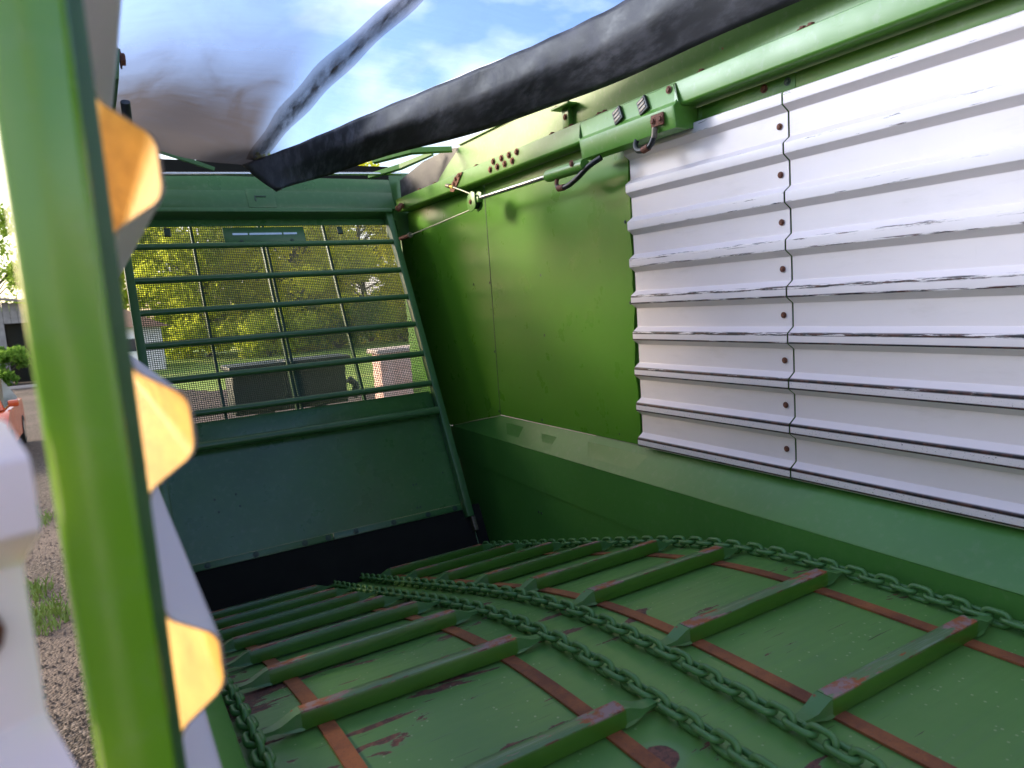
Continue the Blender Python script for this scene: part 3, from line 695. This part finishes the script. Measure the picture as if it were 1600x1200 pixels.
prism('bracket_shell', [(.101, .760), (.114, .690), (.140, .672), (.130, .600), (.06, .588), (.06, .60), (.101, .69)], 2.035, 2.66, M['head'], lb, bev=.002)
tube('ram_barrel', [(.148, 2.60, .545), (.148, 2.90, .545)], .029, M['head'], lb, 14); tube('ram_rod', [(.148, 2.90, .545), (.148, 3.58, .545)], .0115, M['steel'], lb, 12)
tube('oil_hose', curve([(.145, 2.45, .59), (.152, 2.40, .53), (.152, 2.28, .52), (.148, 2.2, .59)], 5), .012, M['hose'], lb)
bolt((.1415, 2.10, .668), lb, BOLT, (0, 0, PI)).scale = (1.6, 1.6, 1.6)

dp = thing('door_post', (-.01, .42, -.9), 'glossy bright green door post standing close to the camera', 'post')
# rounded tube, turned a little so that one side shows
out = []
hx, hy, rr = .0182, .017, .0048
for (cx, cy_, a0) in ((hx - rr, hy - rr, 0), (-hx + rr, hy - rr, 90), (-hx + rr, -hy + rr, 180), (hx - rr, -hy + rr, 270)):
    for k in range(7): a = math.radians(a0 + 15 * k); out.append((cx + rr * math.cos(a), cy_ + rr * math.sin(a)))
an = math.radians(2); n_ = len(out)
def pr_(z): return [(-.0105 + (x * math.cos(an) - y * math.sin(an)) + (.0000 if z > 0 else .003 * min(1, -z / .3)), .435 + x * math.sin(an) + y * math.cos(an), z) for x, y in out]
V = []; zz = [-1.3, -.3, -.2, -.1, 0, .1, .9]
for z in zz: V += pr_(z)
F = [tuple(range(n_)), tuple(len(V) - 1 - k for k in range(n_))]
for j in range(len(zz) - 1): F += [(j * n_ + i, j * n_ + (i + 1) % n_, (j + 1) * n_ + (i + 1) % n_, (j + 1) * n_ + i) for i in range(n_)]
o = mk('post_tube', V, F, M['post'], dp); o.data.shade_smooth(); o.data.set_sharp_from_angle(angle=math.radians(40))
prism('post_flange', [(.0070, -1.3), (.0070, .9), (.0168, .9), (.0168, -1.3)], .4535, .4565, M['head'], dp)

dr = thing('open_door', (-.045, .43, -.7), 'white corrugated side door swung open beside the green post', 'door')
dsheet = corr('corrugated_sheet', 0, 1, -.62, 0, -.042, -.6, -.095 - PITCH * 3, M['sheetL'], dr)
dsheet.data.materials[0] = sheet_mat('white_door_sheet', -.6, False, (.80, .66, .68))
# hinged on its far end: local -X (the ridged side) is turned towards the camera
A = math.radians(-67)
dsheet.matrix_parent_inverse = Matrix.Identity(4)
dsheet.rotation_euler = (0, 0, A); dsheet.location = (0, 0, .7)
db = bpy.data.objects.new('bolt', BOLT); COL.objects.link(db); db.parent = dr
off = Matrix.Rotation(A, 3, 'Z') @ Vector((.003, -.028, 0)); db.location = (off.x, off.y, .7 - .145); db.rotation_euler = (0, 0, A + PI)

# ------------------------------------------------------------------ roof film
rc_ = thing('roof_cover', (1.0, 2.0, 1.05), 'streaky see-through roof film with a heavy black tarpaulin hem on its right', 'roof cover')
low = curve([(2.02, -4.0, .86), (2.02, -.6, .86), (1.99, .6, .845), (1.97, 1.46, .83), (1.93, 2.0, .832), (1.90, 2.54, .826), (1.76, 3.15, .83), (1.53, 3.80, .826), (1.24, 4.08, .765), (.965, 4.10, .672)], 8)
mid = curve([(1.96, -4.0, 1.0), (1.96, -.6, 1.0), (1.94, .6, .98), (1.93, 1.46, .965), (1.88, 2.0, .955), (1.82, 2.50, .94), (1.68, 3.10, .94), (1.46, 3.72, .92), (1.17, 4.04, .845), (.90, 4.12, .735)], 8)
upp = curve([(1.96, -4.0, 1.14), (1.96, -.6, 1.14), (1.93, .6, 1.12), (1.89, 1.46, 1.095), (1.86, 2.08, 1.07), (1.79, 2.55, 1.065), (1.66, 3.05, 1.06), (1.46, 3.68, 1.045), (1.10, 4.05, .925), (.805, 4.14, .820)], 8)
V, F = [], []; m = len(low); K = 13
for i in range(m):
    for k in range(K):
        t = k / (K - 1)
        q = low[i].lerp(mid[i], t * 2) if t < .5 else mid[i].lerp(upp[i], t * 2 - 1)
        f = i / m
        q = q + Vector((-.020 * math.sin(PI * t) - .006 * math.sin(i * .55 + t * 5) * math.sin(PI * t) - .004 * math.sin(i * 1.7 + t * 9) * t, 0, -.006 * math.sin(i * .42) * (1 - t)))
        V.append(tuple(q))
F = [(i * K + k, i * K + k + 1, (i + 1) * K + k + 1, (i + 1) * K + k) for i in range(m - 1) for k in range(K - 1)]
o = mk('tarpaulin_hem', V, F, M['tarp'], rc_, smooth=True)
md = o.modifiers.new('thick', 'SOLIDIFY'); md.thickness = .006; md.offset = 0
tube('hem_seam', [p + Vector((-.008, 0, .002)) for p in mid], .003, M['tarp'], rc_, 6)
# end flap: the corner of the hem folded back under the film
V, F = [], []
fl = [(.965, 4.105, .672), (.90, 4.125, .735), (.805, 4.145, .820)]; fr = [(1.02, 4.20, .70), (.99, 4.24, .77), (.95, 4.28, .86)]
V = fl + fr; mk('folded_corner', V, [(0, 1, 4, 3), (1, 2, 5, 4)], M['tarp'], rc_, smooth=True).modifiers.new('thick', 'SOLIDIFY').thickness = .006
# film surface
front_e = curve([(.805, 4.14, .820), (.62, 4.34, .868), (.437, 4.42, .945), (.25, 4.45, 1.07), (.02, 4.45, .97)], 6)
NU, NV = m, len(front_e); V, F = [], []
for i in range(NU):
    r = upp[i]; f = i / (NU - 1)
    le = Vector((.02, r.y + (4.45 - 4.14) * f, .97))
    for j in range(NV):
        t = j / (NV - 1); base = r.lerp(le, t)
        fe = front_e[j]; base_f = upp[-1].lerp(Vector((.02, 4.45, .97)), t)
        f = max(0.0, (i - 8) / (NU - 9)); base = base + (fe - base_f) * f ** 3
        base.z += .20 * math.sin(PI * t) * (1 - f) + .012 * math.sin(7 * t + 3 * f * 4) * (1 - f) + .014 * math.sin(20 * f + 5 * t) * math.sin(PI * t)
        V.append(tuple(base))
F = [(i * NV + k, i * NV + k + 1, (i + 1) * NV + k + 1, (i + 1) * NV + k) for i in range(NU - 1) for k in range(NV - 1)]
mk('clear_film', V, F, M['film'], rc_, smooth=True, org=(0, 0, 0))
# a fold that runs back from the front corner
pts = curve([(.86, 4.08, .85), (.95, 3.60, .97), (1.03, 3.05, 1.05), (1.12, 2.45, 1.10), (1.18, 1.95, 1.13), (1.2, 1.3, 1.15), (1.2, .4, 1.15)], 8)
V, F = [], []
for i, p in enumerate(pts):
    w = .042 + .030 * math.sin(PI * min(1, i / 26)) + .006 * math.sin(i * .9)
    for k in range(7):
        a = k / 6; V.append((p.x + (a - .5) * 2 * w, p.y, p.z - .012 - .004 * math.sin(PI * a)))
F = [(i * 7 + k, i * 7 + k + 1, i * 7 + 8 + k, i * 7 + 7 + k) for i in range(len(pts) - 1) for k in range(6)]
o = mk('film_fold', V, F, M['fold'], rc_, smooth=True)
at_ = o.data.attributes.new('across', 'FLOAT', 'POINT')
for i in range(len(o.data.vertices)): at_.data[i].value = (i % 7) / 6

# ------------------------------------------------------------------ drawbar box in front of the wagon
M['boxgreen'] = simple('dark_green_box_paint', (.008, .022, .014), .55)
tb = thing('drawbar_box', (1.25, 5.5, -.75), 'dark green steel box on the drawbar behind the wire mesh', 'box')
box('box_body', (.82, 1.20, 5.42, 5.75, -.72, -.40), M['boxgreen'], tb, .01); box('box_body', (1.202, 1.66, 5.42, 5.75, -.72, -.40), M['boxgreen'], tb, .01)
box('box_lid', (.80, 1.21, 5.39, 5.77, -.398, -.355), M['boxgreen'], tb, .012); box('box_lid', (1.211, 1.70, 5.39, 5.77, -.398, -.352), M['boxgreen'], tb, .012)
tube('lid_hinge', [(1.70, 5.50, -.55), (1.76, 5.50, -.60), (1.73, 5.5, -.70)], .03, M['boxgreen'], tb)
for x in (.95, 1.12, 1.40): box('lid_clasp', (x, x + .09, 5.408, 5.418, -.60, -.585), M['boxgreen'], tb)
box('drawbar_beam', (.95, 1.15, 5.4, 7.5, -1.4, -1.2), M['boxgreen'], tb, .01); box('box_leg', (.98, 1.1, 5.45, 5.6, -1.2, -.722), M['boxgreen'], tb); box('box_leg', (1.4, 1.5, 5.45, 5.6, -1.2, -.722), M['boxgreen'], tb)
box('drawbar_cross_beam', (.3, 1.8, 5.05, 5.2, -1.45, -1.2), M['boxgreen'], tb, .01)
#OUTSIDE
# ------------------------------------------------------------------ outside: ground
n = NT('brown_gravel'); o = n.tc.outputs['Object']
a = n.noise(o, .35, 4); b = n.noise(o, 14, 6, .7); v = n.voro(o, 48, 'Color'); vd = n.voro(o, 48)
c = n.mix(n.rng(b, .3, .7, 0, 1), (.020, .012, .008), (.060, .038, .027))
c = n.mix(n.math('MULTIPLY', n.step(n.sep(v)[0], .72, .78), .7), c, (.16, .125, .11))
c = n.mix(n.step(a, .45, .62), c, n.mix(n.rng(b, .3, .7, 0, 1), (.075, .050, .04), (.14, .10, .082)))
M['gravel'] = n.done(n.bsdf(c, .9, bump=n.math('ADD', n.math('MULTIPLY', vd, -1.0), b), bstr=.6, bdist=.03))
n = NT('mown_grass'); o = n.tc.outputs['Object']; b = n.noise(o, 5, 6, .7)
c = n.mix(n.rng(b, .3, .7, 0, 1), (.15, .25, .03), (.30, .42, .06))
c = n.mix(n.step(n.noise(o, .25, 3), .55, .7), c, (.42, .46, .10))
M['lawn'] = n.done(n.bsdf(c, .8, bump=b, bstr=.6, bdist=.05))
def flat(name, pts, z, mat):
    o = mk(name, [(x, y, z) for x, y in pts], [tuple(range(len(pts)))], mat); o['kind'] = 'structure'; return o
flat('ground', [(-300, -300), (300, -300), (300, 300), (-300, 300)], GROUND, M['gravel'])
flat('lawn', [(1.4, 31), (3.2, 26), (5.5, 25.5), (7.5, 16), (9.5, 12), (60, 12), (60, 140), (-40, 140), (-40, 60), (1.0, 46)], GROUND + .006, M['lawn'])
# gravel stones and grass tufts beside the door
V, F = [], []
for i in range(2600):
    y = 3.5 + 9 * random.random() ** 1.6; x = -.02 - y * .13 + random.uniform(-.10, .13) * y * .8; r = random.uniform(.006, .022); k = len(V)
    for d in ((1, 0, 0), (0, 1, 0), (-1, 0, 0), (0, -1, 0), (0, 0, .8)): V.append((x + d[0] * r * random.uniform(.7, 1.3), y + d[1] * r * random.uniform(.7, 1.3), GROUND + d[2] * r))
    F += [(k, k + 1, k + 4), (k + 1, k + 2, k + 4), (k + 2, k + 3, k + 4), (k + 3, k, k + 4)]
o = mk('gravel_stones', V, F, simple('pale_gravel_stone', (.085, .058, .046), .85, 0, .5, 9)); o['kind'] = 'stuff'
n = NT('grass_blade'); M['blade'] = n.done(n.bsdf(n.mix(n.noise(n.tc.outputs['Object'], 6, 3), (.10, .17, .025), (.26, .33, .08)), .6))
def blades(name, spots, hgt, num):
    V, F = [], []
    for (cx, cy_, rad) in spots:
        for i in range(num):
            a = random.random() * 2 * PI; r = rad * math.sqrt(random.random()); x, y = cx + r * math.cos(a), cy_ + r * math.sin(a) * 2
            b = random.random() * 2 * PI; h = hgt * random.uniform(.4, 1); k = len(V); lx, ly = math.cos(b) * h * .5, math.sin(b) * h * .5; w = .006
            V += [(x - w, y, GROUND), (x + w, y, GROUND), (x + lx * .4 + w * .7, y + ly * .4, GROUND + h * .6), (x + lx * .4 - w * .7, y + ly * .4, GROUND + h * .6), (x + lx, y + ly, GROUND + h * .95)]
            F += [(k, k + 1, k + 2, k + 3), (k + 3, k + 2, k + 4)]
    o = mk(name, V, F, M['blade']); o['kind'] = 'stuff'; return o
tag(blades('grass_tufts', [(-.62, 7.0, .16), (-.70, 7.3, .2), (-.95, 10.8, .22), (-1.15, 11.6, .22), (-.78, 7.9, .15)], .13, 110), 'patches of short green grass in the gravel', 'grass')

# ------------------------------------------------------------------ trees
def leaf_mat(name, a, b):
    n = NT(name); oi = n.n('ShaderNodeObjectInfo'); g = n.n('ShaderNodeNewGeometry')
    c = n.mix(n.rng(n.noise(n.tc.outputs['Object'], 1.1, 4), .3, .7, 0, 1), a, b)
    c = n.mix(n.math('MULTIPLY', g.outputs['Random Per Island'], .6), c, tuple(q * 1.35 for q in b))
    d = n.n('ShaderNodeBsdfDiffuse'); t = n.n('ShaderNodeBsdfTranslucent'); n.set(d.inputs[0], c)
    n.set(t.inputs[0], n.mix(.75, c, tuple(min(1, q * 1.7) for q in b)))
    m = n.n('ShaderNodeMixShader'); m.inputs[0].default_value = .68; n.t.links.new(d.outputs[0], m.inputs[1]); n.t.links.new(t.outputs[0], m.inputs[2])
    n.t.links.new(m.outputs[0], n.out.inputs[0]); return n.m
LM = [leaf_mat('yellow_green_leaf', (.26, .31, .025), (.60, .58, .05)), leaf_mat('mid_green_leaf', (.17, .25, .025), (.42, .46, .05)), leaf_mat('dark_green_leaf', (.08, .14, .025), (.20, .28, .05))]
M['bark'] = simple('grey_bark', (.10, .08, .065), .9, 0, .4, 12, .6)
def leaves(centers, rad, num, size, squash=.8):
    ncl = len(centers); C = np.array(centers)[rng.integers(0, ncl, num)]
    d = rng.normal(size=(num, 3)); d /= np.linalg.norm(d, axis=1)[:, None]; r = rad * rng.random(num) ** .5
    P_ = C + d * r[:, None] * np.array([1, 1, squash])
    a = rng.normal(size=(num, 3)); a /= np.linalg.norm(a, axis=1)[:, None]; b = np.cross(a, rng.normal(size=(num, 3))); b /= np.linalg.norm(b, axis=1)[:, None]
    s = size * rng.uniform(.6, 1.3, num)[:, None]
    V = np.stack([P_ - a * s, P_ + b * s * .45, P_ + a * s, P_ - b * s * .45], 1).reshape(-1, 3)
    return V.tolist(), np.arange(num * 4).reshape(-1, 4).tolist()
def tree(x, y, h, spread, lm, label, num=9000, low=.12, size=.22, ncl=55):
    t = thing('leafy_tree', (x, y, GROUND), label, 'tree', 'trees behind the wagon')
    tr = curve([(x, y, GROUND), (x + random.uniform(-.3, .3), y, GROUND + h * .3), (x + random.uniform(-.5, .5), y, GROUND + h * .6), (x + random.uniform(-.6, .6), y, GROUND + h * .92)], 5)
    parts = [tubeg(tr, [.022 * h * (1 - .9 * i / (len(tr) - 1)) + .02 for i in range(len(tr))], 8)]
    cen = []
    for i in range(ncl):
        f = random.uniform(low, 1); base = tr[min(len(tr) - 1, int(f * .85 * (len(tr) - 1)))]
        a = random.random() * 2 * PI; rr_ = spread * (.35 + .65 * math.sin(PI * min(1, f * .9 + .12))) * random.uniform(.35, 1)
        e = Vector((x + rr_ * math.cos(a), y + rr_ * math.sin(a), GROUND + h * f)); cen.append(tuple(e))
        if i % 2 == 0: parts.append(tubeg([base, base.lerp(e, .5) + Vector((0, 0, .3)), e], [.006 * h, .004 * h, .01], 5))
    mk('trunk', *join(parts), M['bark'], t); V, F = leaves(cen, spread * .27, num, size); mk('crown', V, F, lm, t)
TREES = [(6.5, 50, 11.5, 4.8, 1, 'mid green tree over the pale house, behind the left of the grille'), (11.5, 47, 11.5, 4.6, 0, 'yellow-green tree left of the middle stiffener of the grille'),
         (17.5, 50, 12.5, 5.2, 0, 'yellow-green tree behind the right half of the grille'), (23.5, 48, 12, 5.2, 0, 'sunlit tree behind the right end of the grille'),
         (14.5, 60, 14.5, 5.4, 1, 'tall tree farthest back behind the middle of the grille'), (2.2, 58, 11.5, 4.0, 1, 'green tree partly hidden by the left sheet ends')]
for x, y, h, sp, k, lb in TREES: tree(x, y, h, sp, LM[k], lb, 15000, .03, .24, 75)
def bush(x, y, h, r, lm, label, num=2600, size=.14, cat='bush'):
    t = thing('leafy_bush', (x, y, GROUND), label, cat, 'bushes in the yard'); cen = [(x + random.uniform(-r, r), y + random.uniform(-r, r), GROUND + h * random.uniform(.15, .85)) for _ in range(20)]
    mk('stems', *join([tubeg([(x, y, GROUND), c], [.03, .008], 5) for c in cen]), M['bark'], t); mk('foliage', *leaves(cen, r * .42, num, size), lm, t)
for i, (x, y, h, r, lb) in enumerate([(9, 44, 3.0, 2.4, 'dark hedge bush right of the pale house'), (13.5, 45, 3.4, 2.4, 'dark hedge bush below the yellow-green tree'), (18.5, 46, 3.2, 2.6, 'dark hedge bush behind the drawbar box'), (23.5, 45, 3.0, 2.6, 'dark hedge bush above the salmon wall')]):
    bush(x, y, h, r, LM[2 if i % 2 else 1], lb, 2600, .2)
tree(-5.6, 62, 11, 3.6, LM[2], 'dark tree above the barn roof, left of the green post', 5000, .2, .2, 40)
bush(-4.15, 39.5, 2.0, 1.1, leaf_mat('fresh_bush_leaf', (.07, .16, .03), (.16, .27, .05)), 'fresh green bush before the barn doorway', 3600, .12)

# ------------------------------------------------------------------ pale house, salmon wall
hs = thing('pale_house', (1.5, 42, GROUND), 'small pale house with brown roof seen through the left mesh', 'house')
box('wall', (-1.2, 3.05, 41, 47, GROUND, GROUND + 2.35), simple('pale_render', (.80, .74, .76), .85, 0, .08, 3), hs)
rm_ = simple('brown_roof_tiles', (.16, .085, .055), .8, 0, .3, 4)
mk('roof', [(-1.6, 40.5, GROUND + 2.45), (3.45, 40.5, GROUND + 2.25), (3.45, 47.5, GROUND + 2.25), (-1.6, 47.5, GROUND + 2.45), (-1.6, 44, GROUND + 4.0), (1.6, 44, GROUND + 3.3)], [(0, 1, 5, 4), (2, 3, 4, 5), (1, 2, 5), (0, 4, 3), (0, 3, 2, 1)], rm_, hs)
w_ = box('window', (1.2, 2.0, 40.93, 41.0, GROUND + 1.0, GROUND + 1.8), simple('white_window_frame', (.7, .7, .7), .5), hs)
box('pane', (1.28, 1.92, 40.91, 40.926, GROUND + 1.08, GROUND + 1.72), simple('dark_pane', (.03, .04, .05), .08), w_)
sw = thing('salmon_wall', (5, 10, GROUND), 'low salmon pink rendered wall beyond the right end of the mesh', 'wall')
n = NT('salmon_render'); o = n.tc.outputs['Object']; b = n.noise(o, 7, 6, .7)
M['salmon'] = n.done(n.bsdf(n.mix(n.rng(b, .3, .7, 0, 1), (.72, .40, .31), (.92, .66, .58)), .9, bump=b, bstr=.4, bdist=.02))
ww = onw = 9.6
box('wall', (3.45, 7.2, 9.6, 9.95, GROUND, -.66), M['salmon'], sw, .02); box('coping', (3.40, 7.25, 9.55, 10.0, -.658, -.60), simple('pale_coping', (.62, .50, .46), .8, 0, .15, 5), sw, .01)

# ------------------------------------------------------------------ barn
bn = thing('plank_barn', (-5, 42, GROUND), 'weathered grey plank barn with a dark open doorway, left edge', 'barn')
pk = simple('weathered_plank', (.30, .27, .27), .85, 0, .25, 3); y0 = 42.0
for i in range(9):
    x = -3.66 - i * .30
    box('plank', (x - .285, x, y0 - .02 + random.uniform(-.012, .012), y0 + .02, GROUND, GROUND + 3.9 + (-3.2 - x) * .15), pk, bn)
for i in range(6):
    x = -3.66 + .30 * (i + 1)
    box('header_plank', (x - .285, x, y0 - .02 + random.uniform(-.012, .012), y0 + .03, GROUND + 2.9, GROUND + 3.9 + (-3.2 - x) * .15), pk, bn)
box('doorway', (-3.64, -1.6, y0 + .6, y0 + .7, GROUND, GROUND + 2.89), M['hole'], bn); box('inner_wall', (-7, -1.6, y0 + 4.8, y0 + 5, GROUND, GROUND + 3.6), M['hole'], bn)  # near-black slabs stand in for the shade inside the barn
rz = lambda x: GROUND + 3.96 + (-3.2 - x) * .15
mk('roof', [(x, y, rz(x) + dz + (y - y0) * .03) for dz in (.12, 0) for x, y in ((-8, y0 - .6), (-1.4, y0 - .6), (-1.4, y0 + 6), (-8, y0 + 6))], [(0, 1, 2, 3), (7, 6, 5, 4), (0, 4, 5, 1), (1, 5, 6, 2), (2, 6, 7, 3), (3, 7, 4, 0)], simple('dull_barn_roof', (.22, .18, .16), .8, 0, .3, 3), bn)
k_ = box('kerb', (-12, -2.4, 37.6, 37.85, GROUND, GROUND + .12), simple('pale_kerb', (.45, .38, .35), .85), None, .01, org=(-5, 37.7, GROUND)); tag(k_, 'low pale kerb in front of the barn', 'kerb')

# ------------------------------------------------------------------ orange car: front quarter towards the camera
M['carpaint'] = simple('orange_red_car_paint', (.55, .075, .02), .16, 0, .05, 2, .01)
M['glass'] = simple('dark_car_glass', (.04, .05, .06), .06, 0, .1); M['lamp'] = simple('clear_lamp', (.85, .86, .88), .12)
M['tyre'] = simple('tyre_rubber', (.012, .012, .012), .75)
car = thing('parked_car', (-2.46, 17.9, GROUND), 'orange red car parked in the yard, its front towards the camera', 'car')
cx0, cy0 = -2.46, 15.7
# body: side outline lofted across the width (y from the nose, z above the ground)
secs = [(-.88, .0), (-.84, .10), (-.5, .16), (0, .18), (.5, .16), (.84, .10), (.88, 0.0)]
prof = [(.12, .28), (.0, .45), (.02, .68), (.12, .80), (.95, .97), (1.05, 1.0), (3.9, 1.02), (4.05, .85), (4.08, .45), (3.95, .28)]
V, F = [], []
for xo, ins in secs:
    s = abs(xo) / .88
    for (py, pz) in prof:
        yy_ = py + (.30 * s ** 3 if py < .5 else (-.18 * s ** 3 if py > 3.5 else 0)); zz_ = pz - (.05 * s ** 2 if pz > .7 else 0)
        V.append((cx0 + xo, cy0 + yy_, GROUND + zz_))
q = len(prof)
F = [(i * q + k, i * q + (k + 1) % q, (i + 1) * q + (k + 1) % q, (i + 1) * q + k) for i in range(len(secs) - 1) for k in range(q)] + [tuple(range(q)), tuple(len(V) - 1 - k for k in range(q))]
o = mk('body', V, F, M['carpaint'], car); o.data.shade_smooth(); o.data.set_sharp_from_angle(angle=math.radians(35))
cabb = [(-.80, 1.0, .98), (.80, 1.0, .98), (.82, 3.7, .98), (-.82, 3.7, .98)]; cabt = [(-.58, 1.85, 1.48), (.58, 1.85, 1.48), (.60, 3.2, 1.50), (-.60, 3.2, 1.50)]
V = [(cx0 + a, cy0 + b, GROUND + c) for a, b, c in cabb + cabt]
mk('cabin', V, [(0, 1, 5, 4), (1, 2, 6, 5), (2, 3, 7, 6), (3, 0, 4, 7), (4, 5, 6, 7)], M['carpaint'], car, bev=.05)
def pane(name, ids, inset=.08, off=.012):
    P_ = [Vector(V[i]) for i in ids]; c_ = sum(P_, Vector()) / 4; nn = (P_[1] - P_[0]).cross(P_[3] - P_[0]).normalized()
    if nn.dot(c_ - Vector((cx0, cy0 + 2.4, GROUND + 1.2))) < 0: nn = -nn
    Q = [p.lerp(c_, inset) + nn * off for p in P_]; Q2 = [p - nn * .006 for p in Q]
    mk(name, Q + Q2, [(0, 1, 2, 3), (7, 6, 5, 4), (0, 4, 5, 1), (1, 5, 6, 2), (2, 6, 7, 3), (3, 7, 4, 0)], M['glass'], car)
pane('windscreen', (0, 1, 5, 4)); pane('side_window', (1, 2, 6, 5)); pane('side_window', (3, 0, 4, 7)); pane('rear_window', (2, 3, 7, 6))
for s in (-1, 1):
    mk('headlight', [(cx0 + s * x, cy0 + y, GROUND + z) for x, y, z in ((.45, .03, .66), (.45, .07, .78), (.80, .30, .80), (.865, .40, .74), (.80, .22, .66), (.5, .10, .66), (.5, .14, .78), (.78, .36, .80), (.83, .42, .74), (.78, .28, .66))], [(0, 1, 2, 3, 4), (9, 8, 7, 6, 5), (0, 5, 6, 1), (1, 6, 7, 2), (2, 7, 8, 3), (3, 8, 9, 4), (4, 9, 5, 0)], M['lamp'], car)
    mi = mk('wing_mirror', *boxg(cx0 + s * .84, cx0 + s * 1.02, cy0 + 1.30, cy0 + 1.42, GROUND + 1.0, GROUND + 1.13), M['carpaint'], car, bev=.03)
    for yw in (.78, 3.3):
        w_ = tube('wheel', [(cx0 + s * .72, cy0 + yw, GROUND + .31), (cx0 + s * .89, cy0 + yw, GROUND + .31)], .31, M['tyre'], car, 24)
        tube('rim', [(cx0 + s * .892, cy0 + yw, GROUND + .31), (cx0 + s * .897, cy0 + yw, GROUND + .31)], .20, M['steel'], w_, 16)
box('bumper_grille', (cx0 - .4, cx0 + .4, cy0 - .012, cy0 + .1, GROUND + .48, GROUND + .60), M['tyre'], car, .01)
